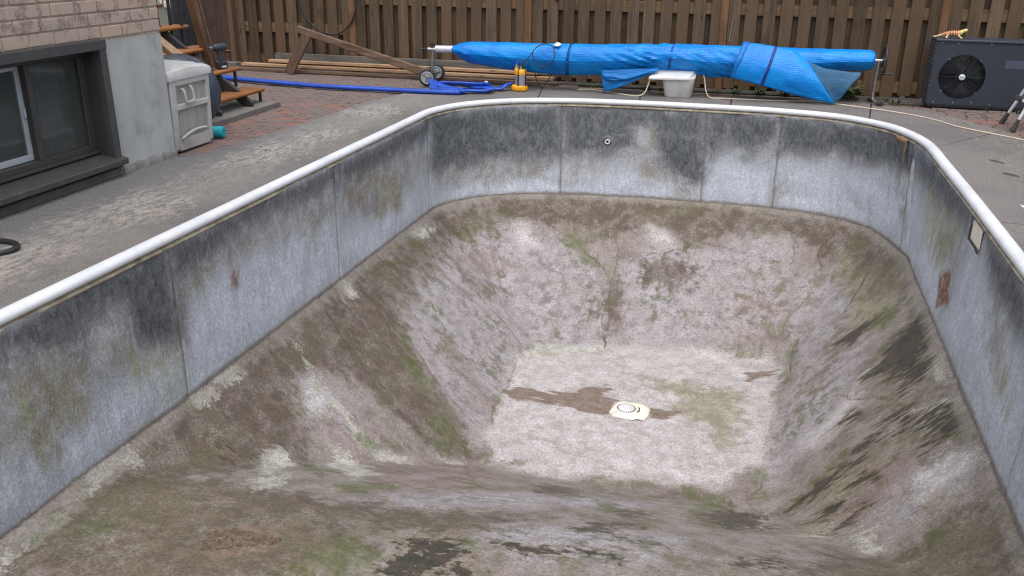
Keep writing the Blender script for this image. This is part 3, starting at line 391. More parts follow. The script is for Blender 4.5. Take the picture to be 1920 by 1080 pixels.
def mat_steel():
    t = NT('galvanised_pool_steel'); w = t.attr('wuv', 'Vector')
    nA = t.noise(w, 2.4, 9, .66, .4); nV = t.noise(t.scale(w, (26, 12, 1)), 1., 6, .72, .8); nF = t.noise(t.scale(w, (70, 46, 1)), 1., 5, .75)
    nM = t.noise(t.scale(w, (6, 4.5, 1)), 1., 7, .70, .7); nK = t.noise(t.scale(w, (9, 1.6, 1)), 1., 6, .65, .3)
    c = lambda n, k: t.math('MULTIPLY', t.math('SUBTRACT', n, .5), k)
    e = t.math('ADD', t.math('ADD', c(nM, .55), c(nV, .16)), c(nK, .10))
    nW = t.math('ABSOLUTE', t.math('SUBTRACT', t.noise(t.scale(w, (34, 17, 1)), 1., 4, .65, 1.8), .5))
    col = t.mix(t.ramp(nM, .35, .65), lin(176, 179, 184), lin(146, 148, 152))
    col = t.mix(t.ramp(nK, .50, .66, 0, .45), col, lin(140, 134, 126))
    def layer(col, attr, c1, c2, amp, soft, op, bias=0., patch=None):
        m = t.ramp(t.math('ADD', t.math('ADD', t.attr(attr), t.math('MULTIPLY', e, amp)), bias), -soft, soft, 0, op)
        if patch is not None: m = t.math('MULTIPLY', m, patch)
        return t.mix(m, col, t.mix(t.ramp(nV, .35, .65), c1, c2)), m
    col, mp = layer(col, 'pale', lin(214, 222, 234), lin(186, 194, 207), .60, .18, .94, .03, t.ramp(nK, .40, .64, 1, .68))
    col, _ = layer(col, 'green', lin(174, 175, 150), lin(150, 150, 122), .55, .13, .85, 0, t.ramp(nK, .38, .6, .35, 1))
    col, _ = layer(col, 'brown', lin(148, 137, 118), lin(118, 108, 92), .55, .13, .70, .0, t.ramp(nM, .40, .60, .25, 1))
    fr = t.math('MULTIPLY', t.ramp(nV, .54, .66), t.ramp(nM, .45, .60, 0, .8)); col = t.mix(fr, col, lin(218, 222, 226))
    col, md = layer(col, 'dark', lin(100, 104, 109), lin(64, 67, 72), .55, .13, .96, .01, t.ramp(nM, .48, .68, 1, .6))
    bl = t.math('MULTIPLY', t.ramp(nM, .60, .68), t.ramp(nF, .45, .6, .1, .55)); col = t.mix(bl, col, lin(122, 114, 102))
    col, _ = layer(col, 'rust', lin(152, 102, 64), lin(112, 70, 42), .14, .04, .95, .015, t.ramp(nV, .35, .5, .35, 1))
    rs = t.math('MULTIPLY', t.ramp(t.noise(t.scale(w, (13, 5, 1)), 1., 6, .75), .66, .74), t.ramp(nF, .4, .55, 0, .6)); col = t.mix(rs, col, lin(112, 96, 76))
    sepw = t.t.nodes.new('ShaderNodeSeparateXYZ'); t.t.links.new(w, sepw.inputs[0])
    lo = t.ramp(t.math('ADD', sepw.outputs[1], c(nM, .06)), -1.075, -1.03, .8, 0); col = t.mix(lo, col, lin(124, 116, 106))
    col = t.mul(col, t.ramp(nF, .32, .68, .76, 1.22, False)); col = t.mul(col, t.ramp(nW, .0, .09, .76, 1.07))
    t.set(Base_Color=col, Roughness=t.ramp(nV, .3, .7, .5, .75), Metallic=.1, Normal=t.bump(nF, .25, .01))
    return t.m

def mat_concrete():
    t = NT('weathered_deck_concrete'); P = t.t.nodes.new('ShaderNodeNewGeometry').outputs['Position']
    nA = t.noise(P, .9, 7, .6, .5); nF = t.noise(P, 75, 4, .75); nM = t.noise(t.scale(P, (1.2, 1, 1), rot=(0, 0, .5)), 6.5, 8, .75, 1.0)
    nS = t.noise(t.scale(P, (22, 8, 1), rot=(0, 0, .9)), 1., 7, .78, .8)
    col = t.mix(t.ramp(nA, .35, .65), lin(130, 125, 122), lin(114, 110, 108))
    sep = t.t.nodes.new('ShaderNodeSeparateXYZ'); t.t.links.new(P, sep.inputs[0])
    ax = t.math('ADD', sep.outputs[0], t.math('MULTIPLY', t.math('SUBTRACT', nM, .5), 1.1))
    house = t.ramp(ax, -4.45, -4.05, 1, 0)                      # worn grey surface along the house
    col = t.mix(t.math('MULTIPLY', house, .75), col, lin(118, 117, 118))
    rim = t.math('MULTIPLY', t.ramp(t.math('ABSOLUTE', t.math('ADD', ax, 4.2)), .1, .45, 1, 0), t.math('MULTIPLY', t.ramp(nS, .42, .54), t.ramp(nA, .36, .58, .3, 1)))
    col = t.mix(t.math('MULTIPLY', rim, .85), col, lin(180, 173, 163))
    rr = t.math('MULTIPLY', t.ramp(ax, 1.95, 2.2, 0, 1), t.ramp(nS, .52, .60)); col = t.mix(t.math('MULTIPLY', rr, .45), col, lin(172, 163, 154))
    sc = t.math('MULTIPLY', t.ramp(nS, .62, .70), t.ramp(nA, .45, .6)); col = t.mix(t.math('MULTIPLY', sc, .4), col, lin(160, 151, 142))
    col = t.mix(t.math('MULTIPLY', t.ramp(nM, .60, .72), .35), col, lin(92, 86, 80))
    col = t.mul(col, t.ramp(nF, .36, .64, .62, 1.10, False))
    t.set(Base_Color=col, Roughness=.88, Normal=t.bump(t.math('ADD', nF, t.math('MULTIPLY', nS, .8)), .6, .01)); t.b.inputs['Specular IOR Level'].default_value = .25
    return t.m

def mat_vinyl():
    t = NT('white_coping_vinyl'); P = t.coord('Object')
    n = t.noise(P, 3, 6, .6); f = t.noise(t.scale(P, (1, 1, 1)), 55, 5, .75)
    col = t.mix(t.ramp(n, .35, .7), lin(222, 224, 228), lin(206, 208, 211))
    sc = t.math('MULTIPLY', t.ramp(f, .66, .74), t.ramp(t.noise(P, 2.1, 4, .6), .5, .62)); col = t.mix(t.math('MULTIPLY', sc, .8), col, lin(90, 84, 78))
    di = t.ramp(t.noise(P, 7, 7, .75), .52, .75, 0, .45); col = t.mix(di, col, lin(176, 172, 166))
    t.set(Base_Color=col, Roughness=.42); return t.m

m_floor, m_steel, m_conc, m_vinyl = mat_floor(), mat_steel(), mat_concrete(), mat_vinyl()
m_track = M('beige_liner_track', lin(198, 188, 168), lin(150, 138, 116), 9, .7, .2, 60, dirt=lin(84, 74, 62), dscale=7)
m_seam = M('rusty_seam', lin(158, 136, 112), lin(106, 90, 76), 14, .75, .3, 60, dirt=lin(140, 112, 84), dscale=5)
m_cream = M('cream_plastic', lin(244, 238, 224), lin(236, 226, 206), 12, .5, .05)
m_black = M('black_plastic', lin(34, 35, 37), lin(46, 47, 50), 8, .5)
m_white = M('white_plastic', lin(226, 224, 224), lin(208, 206, 206), 5, .45, dirt=lin(180, 174, 168), dscale=7)

pool = thing('swimming_pool', (-1, 5, -1.08), 'drained pool basin of stained steel panels with white rounded coping', 'pool')

# --- basin floor
BX, BY, BZ = bowl()
gx, gy = np.meshgrid(BX, BY)
ol = hull_chain(spline(CP, np.linspace(0, 18, 361))[:, 2:])
best = np.full(gx.shape, 9.); fu = gx.copy(); fv = gy.copy(); acc = 0.
din = np.full(gx.shape, 9.)
for a, b in zip(ol[:-1], ol[1:]):
    e_ = b - a; L_ = np.hypot(*e_); e_ = e_ / L_; nn = np.array([e_[1], -e_[0]])
    dd = (gx - a[0]) * nn[0] + (gy - a[1]) * nn[1]; al = (gx - a[0]) * e_[0] + (gy - a[1]) * e_[1]
    k_ = (1 - nn[1] ** 2) * (.853 if nn[0] > 0 else 1.05) + nn[1] ** 2 * .68
    sel = dd * k_ < best
    best = np.where(sel, dd * k_, best); fu = np.where(sel, acc + al, fu); fv = np.where(sel, dd, fv); din = np.minimum(din, dd); acc += L_
flat = (best > np.minimum(.04 + .5 * np.maximum(gy - 3.85, 0), 1.2)) 
nearslope = flat & (gy < 6.3)
fu = np.where(flat, gx * .5, fu); fv = np.where(flat, gy * 2.2, fv)
zz = BZ + (fbm(gx * 1.3, gy * 1.3, 3, 3) - .5) * .035 + (fbm(gx * 5, gy * 5, 9, 4) - .5) * .010
zz += .02 * np.exp(-((din - .03) / .05) ** 2)                      # low cove where floor meets wall
zz -= .012 * np.exp(-(ldist(gx, gy, CRACKS) / .018) ** 2)
zz = np.minimum(zz, -.45)
ny_, nx_ = gx.shape
idx = np.arange(ny_ * nx_).reshape(ny_, nx_)
keep = (din > -.14); kq = keep[:-1, :-1] & keep[1:, :-1] & keep[:-1, 1:] & keep[1:, 1:]
q = np.stack([idx[:-1, :-1], idx[:-1, 1:], idx[1:, 1:], idx[1:, :-1]], -1)[kq]
me = bpy.data.meshes.new('basin_floor')
loc0 = np.array(pool.location)
used = np.unique(q); remap = -np.ones(ny_ * nx_, int); remap[used] = np.arange(used.size)
V = np.stack([gx, gy, zz], -1).reshape(-1, 3)[used]
me.from_pydata(V.tolist(), [], remap[q].tolist()); me.update()
ux, uy = V[:, 0], V[:, 1]
# ragged warp of the stain coordinates so that outlines are not polygons
wx = ux + (fbm(ux * 3.1, uy * 3.1, 21, 4) - .5) * .16; wy = uy + (fbm(ux * 3.1 + 40, uy * 3.1, 27, 4) - .5) * .16
for k_, polys in BOWL.items(): set_attr(me, k_, sdist(wx, wy, polys, .35))
set_attr(me, 'crack', ldist(ux + (fbm(ux * 9, uy * 9, 5, 3) - .5) * .08, uy + (fbm(ux * 9 + 9, uy * 9, 6, 3) - .5) * .08, CRACKS))
set_attr(me, 'edge', din.ravel()[used])
set_vattr(me, 'flow', np.stack([fu.ravel()[used], fv.ravel()[used], np.zeros(used.size)], -1))
me.polygons.foreach_set('use_smooth', [True] * len(me.polygons)); me.materials.append(m_floor)
floor_o = bpy.data.objects.new('basin_floor', me); COL.objects.link(floor_o); floor_o.parent = pool
floor_o.location = -Vector(pool.location)
tag(floor_o, 'stained cement hopper floor with mud, algae and wet streaks')

# --- wall panels
TT = np.linspace(0, 18, 3601); OO = spline(CP, TT)
SS = np.concatenate([[0], np.cumsum(np.hypot(*np.diff((OO[:, :2] + OO[:, 2:]) / 2, axis=0).T))])
def wall_pt(s_, z):
    t_ = np.interp(s_, SS, TT); o_ = spline(CP, np.atleast_1d(t_)); w_ = np.clip(-np.asarray(z) / 1.08, 0, 1)[:, None]
    return o_[:, :2] * (1 - w_) + o_[:, 2:] * w_
def wall_frame(s_, z):
    p = wall_pt(np.array([s_ - .01, s_ + .01, s_]), np.array([z, z, z])); e_ = p[1] - p[0]; e_ = e_ / np.hypot(*e_)
    return Vector((p[2][0], p[2][1], z)), Vector((e_[0], e_[1], 0)), Vector((e_[1], -e_[0], 0))   # point, along, inward normal
HOLE = (17.36, 17.76, -.208, -.014)
ST = [float(np.interp(t_, TT, SS)) for t_ in range(19)]
PAN = [(0, 1), (1, 2), (2, 3), (3, 4), (4, 7), (7, 9), (9, 10), (10, 13), (13, 14), (14, 15), (15, 16), (16, 17), (17, 18)]
for pi, (a, b) in enumerate(PAN):
    s0, s1 = ST[a] + .004, ST[b] - .004
    sv = np.linspace(s0, s1, max(int((s1 - s0) / .035), 6)); zv = np.linspace(-1.12, .0, 34)
    hole = s0 < HOLE[0] < s1
    if hole:
        for h_ in HOLE[:2]: sv[np.argmin(abs(sv - h_))] = h_
        for h_ in HOLE[2:]: zv[np.argmin(abs(zv - h_))] = h_
    gs, gz = np.meshgrid(sv, zv)
    pts = np.zeros(gs.shape + (3,))
    o_t = spline(CP, np.interp(gs.ravel(), SS, TT)); w_ = np.clip(-gz.ravel() / 1.08, 0, 1.05)[:, None]
    xy = o_t[:, :2] * (1 - w_) + o_t[:, 2:] * w_
    c_t = o_t[:, :2]
    # gentle oil-canning of the sheet
    tang = np.gradient(xy.reshape(gs.shape + (2,)), axis=1).reshape(-1, 2); tang /= np.hypot(*tang.T)[:, None] + 1e-9
    nrm = np.stack([tang[:, 1], -tang[:, 0]], -1)
    edge = np.clip(np.minimum(gs.ravel() - s0, s1 - gs.ravel()) / .15, 0, 1) * np.clip((gz.ravel() + 1.1) / .2, 0, 1)
    bul = (fbm(gs.ravel() * 1.6, gz.ravel() * 2.1, 31 + pi, 3) - .5) * .05 * edge
    xy = xy + nrm * bul[:, None]
    mb = MB(); n0 = len(sv)
    vs = np.concatenate([xy, gz.ravel()[:, None]], 1)
    fs = []
    for i in range(len(zv) - 1):
        for j in range(n0 - 1):
            if hole and sv[j] >= HOLE[0] - 1e-6 and sv[j + 1] <= HOLE[1] + 1e-6 and zv[i] >= HOLE[2] - 1e-6 and zv[i + 1] <= HOLE[3] + 1e-6: continue
            fs.append((i * n0 + j, (i + 1) * n0 + j, (i + 1) * n0 + j + 1, i * n0 + j + 1))
    mb.add(vs, fs); o = mb.build('wall_panel', m_steel, pool, smooth=180, fix=False)
    md = o.modifiers.new('solid', 'SOLIDIFY'); md.thickness = .012; md.offset = -1
    ws = gs.ravel() + (fbm(gs.ravel() * 4, gz.ravel() * 3, 51, 3) - .5) * .10; wz = gz.ravel() + (fbm(gs.ravel() * 5, gz.ravel() * 3, 61, 3) - .5) * .10
    for k_, polys in WALL.items(): set_attr(o.data, k_, sdist(ws, wz, polys, .35))
    set_vattr(o.data, 'wuv', np.stack([gs.ravel() + pi * .7, gz.ravel(), np.zeros(gs.size)], -1))
# near end wall, behind the camera
mb = MB().box(((-3.6 + 1.62) / 2, .885, -.55), (5.4, .03, 1.1)); o = mb.build('wall_panel', m_steel, pool)
# seams between panels (a folded flange, proud of the sheet)
for a in range(1, 18):
    if a in (5, 6, 8, 11, 12): continue
    s_ = ST[a]; mb = MB()
    rows = []
    for z in np.linspace(-1.1, -.005, 14):
        p, al, nn = wall_frame(s_, z)
        wd = .016 + .004 * math.sin(z * 9 + a)
        rows.append([p - al * wd - nn * .004, p - al * wd + nn * .005, p + al * wd * .15 + nn * .009, p + al * wd + nn * .005, p + al * wd - nn * .004])
    mb.grid([[tuple(q_) for q_ in r] for r in rows]); mb.build('seam', m_seam, pool, smooth=40)
# pale bent flap of sheet in the right corner
p_, al_, nn_ = wall_frame(ST[13] + .12, -.4); mb = MB(); rows = []
for z in np.linspace(-1.05, -.14, 16):
    p, al, nn = wall_frame(ST[13] + .10 + .03 * math.sin(z * 4), z); pr = .02 * min(1, (z + 1.06) * 3) * min(1, (-.1 - z) * 8)
    rows.append([p - al * .05 + nn * .003, p - al * .012 + nn * (pr + .006), p + al * .012 + nn * (pr + .004), p + al * .055 + nn * .003])
o = MB().grid([[tuple(q_) for q_ in r] for r in rows]).build('sheet_fold', M('pale_zinc', lin(176, 180, 186), lin(150, 152, 154), 9, .6, .2), pool, smooth=50)

# --- sweep along the wall top
def sweep(prof, s0, s1, closed=True, step=.06):
    ss = np.linspace(s0, s1, max(int((s1 - s0) / step), 2)); rows = []
    for s_ in ss:
        p, al, nn = wall_frame(float(np.clip(s_, .011, SS[-1] - .011)), 0.)
        rows.append([tuple(p - nn * of + Vector((0, 0, z))) for of, z in prof])
    mb = MB(); n0 = len(prof); m0 = len(rows)
    vs = [q_ for r in rows for q_ in r]
    fs = [(i * n0 + k, i * n0 + (k + 1) % n0, (i + 1) * n0 + (k + 1) % n0, (i + 1) * n0 + k) for i in range(m0 - 1) for k in range(n0)]
    fs += [tuple(range(n0)), tuple((m0 - 1) * n0 + k for k in range(n0))[::-1]]
    return mb.add(vs, fs)
COPE = [(-.018, .020), (-.028, .028), (-.032, .044), (-.027, .059), (-.015, .070), (.004, .077), (.026, .078), (.046, .073), (.060, .063), (.067, .049), (.067, .02), (.05, .010), (0., .014)]
cuts = [0.02, 3.71, 6.76, 9.82, 12.03, 13.9, 15.6, 18.62, SS[-1] - .02]
for a, b in zip(cuts[:-1], cuts[1:]):
    sweep(COPE, a + .0015, b - .0015).build('coping', m_vinyl, pool, smooth=60)
TR = [(-.012, -.016), (-.020, -.014), (-.022, -.004), (-.018, .002), (-.006, .004), (-.006, .010), (.02, .010), (.02, -.016)]
for a, b in zip(cuts[:-1], cuts[1:]):
    sweep(TR, a + .004, b - .004).build('liner_track', m_track, pool, smooth=30)
# torn ends of old liner bead hanging out of the track
m_tan = M('torn_tan_strip', lin(168, 132, 94), lin(140, 106, 72), 12, .7, .2)
rows = []
for i, z in enumerate(np.linspace(.0, -.24, 10)):
    p, al, nn = wall_frame(14.80 + .012 * math.sin(i * .9), z); w_ = .022 * (1 - i * .05)
    rows.append([tuple(p - al * w_ + nn * (.03 + .004 * math.sin(i))), tuple(p + al * w_ + nn * (.034 + .004 * math.cos(i)))])
rows2 = []
for i, s_ in enumerate(np.linspace(14.56, 14.84, 8)):
    p, al, nn = wall_frame(s_, -.012 - .012 * math.sin(i * .5)); rows2.append([tuple(p + nn * .034 + Vector((0, 0, -.024))), tuple(p + nn * .036 + Vector((0, 0, .02)))])
MB().grid(rows).grid(rows2).build('torn_strip', m_tan, pool, solid=.003, smooth=60)

# --- return fitting
p, al, nn = wall_frame(11.02, -.42)
jet = MB().lathe([(.070, -.004), (.074, .006), (.064, .014), (.050, .016), (.046, .004)], p, nn, 28).build('return_fitting', M('grey_fitting', lin(120, 122, 126), lin(86, 88, 92), 20, .5), pool, smooth=40)
MB().lathe([(.046, .0165), (.046, .019), (.028, .021), (.002, .021)], p, nn, 24).build('dark_socket', m_black, jet, smooth=40)
MB().tube([p + nn * .026 + (al * math.cos(t_) + Vector((0, 0, 1)) * math.sin(t_)) * .026 for t_ in np.linspace(0, 2 * math.pi, 20)[:-1]], .009, 8, closed=True).build('eyeball_ring', m_white, jet, smooth=180)
MB().lathe([(.020, .022), (.034, .028), (.004, .03)], p + al * .026 + Vector((0, 0, .028)), nn, 14).build('chrome_tab', M('chrome', lin(190, 192, 196), lin(170, 172, 176), 10, .25, metallic=.8), jet, smooth=40)

# --- skimmer mouth
sk_mid = (HOLE[0] + HOLE[1]) / 2; zc = (HOLE[2] + HOLE[3]) / 2
p, al, nn = wall_frame(sk_mid, zc); up = Vector((0, 0, 1)); hw, hh = .20, .095
rot = Matrix((al, nn, up)).transposed()
sk = MB()
for dz in (-hh, hh): sk.box(p + up * dz + nn * .006, (hw * 2 + .05, .018, .028), rot, .003)
for da in (-hw, hw): sk.box(p + al * da + nn * .006, (.028, .018, hh * 2 - .028), rot, .003)
sko = sk.build('skimmer_frame', M('grey_gasket', lin(74, 72, 70), lin(54, 53, 52), 14, .65), pool)
th = MB(); dpt = .16
th.box(p - nn * dpt, (hw * 2, .01, hh * 2), rot)
for dz in (-hh, hh): th.box(p + up * dz - nn * (dpt / 2 + .012), (hw * 2 + .02, dpt, .008), rot)
for da in (-hw, hw): th.box(p + al * da - nn * (dpt / 2 + .012), (.008, dpt, hh * 2 - .01), rot)
th.build('skimmer_throat', m_cream, sko)
wr = MB().box(p - nn * .002, (hw * 1.97, .008, hh * 1.95), Matrix.Rotation(0, 3, 'X') @ rot, .002); wr.build('cover_plate', m_cream, sko)  # cover plate closing the mouth, set flush so that it catches more light
for da in (-1, 1):
    for dz in (-1, 0, 1): MB().lathe([(.006, 0), (.006, .003), (.002, .004)], p + al * da * hw + up * dz * (hh - .01) + nn * .0155, nn, 10).build('screw', M('screw_steel', lin(150, 150, 150)) if 'screw_steel' not in bpy.data.materials else bpy.data.materials['screw_steel'], sko)

# --- main drain with a torn square of liner round it
def floor_z(x, y):
    i = np.clip((x - GX0) / GS, 0, nx_ - 2); j = np.clip((y - GY0) / GS, 0, ny_ - 2); a, b = int(i), int(j); u, w_ = i - a, j - b
    return float((zz[b, a] * (1 - u) + zz[b, a + 1] * u) * (1 - w_) + (zz[b + 1, a] * (1 - u) + zz[b + 1, a + 1] * u) * w_)
DP = [(-1.06, 7.40), (-1.055, 7.52), (-1.03, 7.62), (-.97, 7.69), (-.93, 7.675), (-.80, 7.68), (-.755, 7.66), (-.71, 7.62), (-.695, 7.56), (-.70, 7.45), (-.73, 7.36), (-.79, 7.36), (-.84, 7.335), (-.90, 7.35), (-.95, 7.33), (-1.0, 7.35)]
zt = max(floor_z(x, y) for x, y in DP) + .004
DCX, DCY = -.915, 7.52
rows = []
for k in range(len(DP) + 1):
    x, y = DP[k % len(DP)]
    rows.append([(DCX + (x - DCX) * f, DCY + (y - DCY) * f, zt + .004 - (.010 if f > .95 else 0) * (.5 + .5 * math.sin(k * 2.1)) + .002 * math.sin(k * 1.7 + f * 9)) for f in (.02, .4, .7, 1.0)])
dr = MB().grid(rows).build('drain_sheet', m_cream, pool, smooth=180, solid=.006)
cap = MB().lathe([(.10, .002), (.10, .008), (.094, .011), (.082, .013), (.078, .018), (.05, .026), (.02, .029), (.001, .0295)], (DCX, DCY, zt), (0, 0, 1), 36).build('drain_cover', m_white, dr, smooth=45)
sl = MB()
for k in range(26):
    a = 2 * math.pi * k / 26; c = Vector((DCX + math.cos(a) * .0805, DCY + math.sin(a) * .0805, zt + .0145))
    sl.box(c, (.012, .009, .007), Matrix.Rotation(a, 3, 'Z'))
sl.build('drain_slots', m_black, dr)
MB().tube([(DCX + .105 + .018 * math.cos(t_), DCY + .0 + .045 * math.sin(t_), zt + .012) for t_ in np.linspace(-1.5, 1.5, 8)], .006, 6).build('gasket_tear', m_black, dr, smooth=180)

# --- heap of loose gravel in a broken patch of the shallow floor, and chips
def chips(name, n, fpos, size, mat, label, cat):
    mb = MB()
    for k in range(n):
        x, y = fpos(); r = size * (.4 + rnd.random() * .9); z = floor_z(x, y)
        bm = bmesh.new(); bmesh.ops.create_icosphere(bm, subdivisions=1, radius=1)
        rot = Matrix.Rotation(rnd.random() * 6.3, 3, 'Z') @ Matrix.Rotation(rnd.random() * 3, 3, 'X')
        sc = Vector((r * (.8 + rnd.random() * .6), r * (.7 + rnd.random() * .5), r * (.4 + rnd.random() * .4)))
        vs = [rot @ Vector((q_.co.x * sc.x * (.8 + .4 * rnd.random()), q_.co.y * sc.y * (.8 + .4 * rnd.random()), q_.co.z * sc.z)) + Vector((x, y, z + r * .12)) for q_ in bm.verts]
        bm.verts.index_update(); mb.add(vs, [tuple(q_.index for q_ in f.verts) for f in bm.faces]); bm.free()
    return tag(mb.build(name, mat, None, fix=False), label, cat, kind='stuff')
def gp():
    while True:
        x, y = rnd.uniform(-1, 1), rnd.uniform(-1, 1)
        if x * x + y * y < .35 + .65 * (.5 + .5 * math.sin(3 * math.atan2(y, x) + 1)) * rnd.random() ** .3: return -2.44 + x * .24 + y * .06, 3.42 + y * .13 + x * .04
chips('gravel_patch', 520, gp, .0075, M('brown_gravel', lin(118, 101, 87), lin(88, 75, 63), 30, .9), 'brown loose gravel in a broken patch of the shallow floor', 'gravel')
def cp_():
    while True:
        x, y = rnd.uniform(-3.2, 1.3), rnd.uniform(3.2, 10)
        if rnd.random() < .5: x, y = rnd.uniform(-2, .3), rnd.uniform(6.3, 8.6)
        return x, y
chips('cement_chips', 90, cp_, .007, M('cement_chip', lin(150, 142, 136), lin(96, 90, 80), 12, .9), 'tiny crumbs of cement scattered over the basin floor', 'debris')

# ================================================================== GROUND AND DECK
m_soil = M('soil', lin(96, 82, 72), lin(72, 62, 54), 7, .95, .7, 50, dirt=lin(120, 104, 92), dscale=14)
m_lawn = M('lawn_green', lin(88, 112, 60), lin(62, 88, 44), 9, .9, .8, 60)
g = MB(); x0, x1, y0, y1 = -3.75, 1.8, .8, 11.0
for (a, b, c, d) in ((-400, x0, -400, 400), (x1, 400, -400, 400), (x0, x1, -400, y0), (x0, x1, y1, 400)):
    g.add([(a, c, 0), (b, c, 0), (b, d, 0), (a, d, 0)], [(0, 1, 2, 3)])
tag(g.build('ground', m_soil, None), 'bare brown soil under and around the deck', 'ground', kind='structure')
g = MB().add([(-40, 14.2, .012), (40, 14.2, .012), (40, 60, .012), (-40, 60, .012)], [(0, 1, 2, 3)]).add([(-40, 10.8, .012), (-8.7, 10.8, .012), (-8.7, 14.2, .012), (-40, 14.2, .012)], [(0, 1, 2, 3)])
tag(g.build('lawn', m_lawn, None), 'green lawn seen through the stairs', 'lawn', kind='structure')

deck = thing('deck', (-1, 11.2, 0), 'grey brown concrete slab deck round the pool', 'deck', kind='structure')
def inner(s0, s1, off=.055, step=.1):
    return [tuple((wall_frame(float(s_), 0.)[0] - wall_frame(float(s_), 0.)[2] * off).xy) for s_ in np.linspace(s0, s1, max(int(abs(s1 - s0) / step), 2))]
def s_at_y(y, right=False):
    pts = spline(CP, TT)[:, :2]; h_ = len(TT) // 2
    rng = range(h_, len(TT)) if right else range(0, h_)
    return float(SS[min(rng, key=lambda k: abs(pts[k][1] - y))])
def s_at_x(x):
    pts = spline(CP, TT)[:, :2]; rng = [k for k in range(len(TT)) if 5 < TT[k] < 13]
    return float(SS[min(rng, key=lambda k: abs(pts[k][0] - x))])
def slab(outer, s0, s1, dz=0.):
    MB().prism(inner(s0, s1) + outer, .0, .05 + dz).build('slab', m_conc, deck, bevel=.004)
sy = lambda y: s_at_y(y)
ry = lambda y: s_at_y(y, True)
G = .003
slab([(-4.95, 2.6), (-4.95, .9)], sy(.93), sy(2.6))
slab([(-4.93, 4.874), (-4.95, 2.6 + G)], sy(2.6 + G), sy(4.974), .001)
slab([(-4.74, 7.1), (-4.84, 6.74), (-4.95, 6.74), (-4.95, 4.886)], sy(4.986), sy(7.42), -.001)
slab([(-4.54, 9.55), (-4.60, 8.32), (-4.735, 7.12)], sy(7.42 + G * 2), sy(9.5), .001)
slab([(-2.80, 11.74), (-3.72, 11.72), (-4.12, 11.08), (-4.33, 10.65), (-4.50, 9.95), (-4.535, 9.565)], sy(9.5 + G * 2), s_at_x(-2.612), 0)
slab([(-1.51, 11.80), (-2.795, 11.77)], s_at_x(-2.60), s_at_x(-1.40), .002)
slab([(-.355, 11.72), (-1.50, 11.75)], s_at_x(-1.385), s_at_x(-.332), -.001)
slab([(1.30, 11.78), (.5, 11.80), (-.335, 11.76)], s_at_x(-.325), s_at_x(1.138), .002)
slab([(2.46, 10.34), (2.10, 11.10), (1.80, 11.42), (1.32, 11.74)], s_at_x(1.145), ry(9.25), 0)
slab([(2.68, 6.6), (2.66, 9.35), (2.55, 10.03), (2.47, 10.32)], ry(9.24), ry(6.7), .001)
slab([(2.72, 3.2), (2.68, 6.58)], ry(6.69), ry(3.2), -.001)
slab([(2.72, .9), (2.72, 3.18)], ry(3.18), ry(.93), .001)
MB().prism([(-4.95, -2.5), (2.72, -2.5), (2.72, .86), (-4.95, .86)], 0, .05).build('slab', m_conc, deck)

# --- brick paving
def mat_paver():
    t = NT('clay_paver'); P = t.coord('Object'); r = t.rand()
    col = t.mix(t.ramp(r, 0, 1, 0, 1, False), lin(124, 96, 88), lin(112, 98, 92))
    col = t.mix(t.ramp(t.math('FRACT', t.math('MULTIPLY', r, 7.3)), .8, 1, 0, .85), col, lin(146, 92, 78))
    col = t.mix(t.ramp(t.math('FRACT', t.math('MULTIPLY', r, 13.7)), .6, 1, 0, .6), col, lin(98, 90, 88))
    G_ = t.t.nodes.new('ShaderNodeNewGeometry').outputs['Position']
    n = t.noise(G_, 2.6, 6, .65, .5); col = t.mix(t.ramp(n, .45, .65, 0, .65), col, lin(112, 104, 99))
    f = t.noise(G_, 48, 5, .7); col = t.mul(col, t.ramp(f, .25, .75, .72, 1.25, False))
    t.set(Base_Color=col, Roughness=.82, Normal=t.bump(f, .4, .008)); return t.m
m_paver = mat_paver()
paving = thing('brick_paving', (-6, 9.5, 0), 'weathered red brown clay pavers between house and fence', 'paving', kind='structure')
BL, BW = .205, .102
brick_me = MB().box((0, 0, .022), (BL - .009, BW - .009, .044), None, .005).mesh('brick'); brick_me.materials.append(m_paver)
LB = [(-4.84, 6.74), (-4.74, 7.1), (-4.60, 8.32), (-4.54, 9.55), (-4.50, 9.95), (-4.33, 10.65), (-4.12, 11.08), (-3.72, 11.72), (-3.72, 12.6)]
def border_x(y): return float(np.interp(y, [p[1] for p in LB], [p[0] for p in LB]))
RB = [(2.72, 3.), (2.68, 6.6), (2.66, 9.35), (2.55, 10.03), (2.46, 10.34), (2.10, 11.10), (1.80, 11.42), (1.32, 11.74), (1.2, 12.0)]
def rborder_x(y): return float(np.interp(y, [p[1] for p in RB], [p[0] for p in RB]))
spots = []
row = 0; y = 6.85
while y < 11.95:
    x = -8.6 + (row % 2) * BL / 2
    while x - BL / 2 < border_x(y):
        if not (x < -4.95 and y < 6.85): spots.append((x, y, 'l'))
        x += BL
    y += BW; row += 1
row = 0; y = 8.6
while y < 11.75:
    x = rborder_x(y) + BL * .1 + (row % 2) * BL / 2
    while x < 3.9: spots.append((x, y, 'r')); x += BL
    y += BW; row += 1
def seen(p):
    if p[2] == 'l': return p[0] / p[1] > -.735
    return p[0] < 3.0
vis = sorted([p for p in spots if seen(p)], key=lambda p: math.hypot(p[0], p[1])); near = set(vis[:230]) | set([p for p in vis if p[2] == 'r'][:60])
rest = MB(); bv = [tuple(v.co) for v in brick_me.vertices]; bf = [tuple(f.vertices) for f in brick_me.polygons]
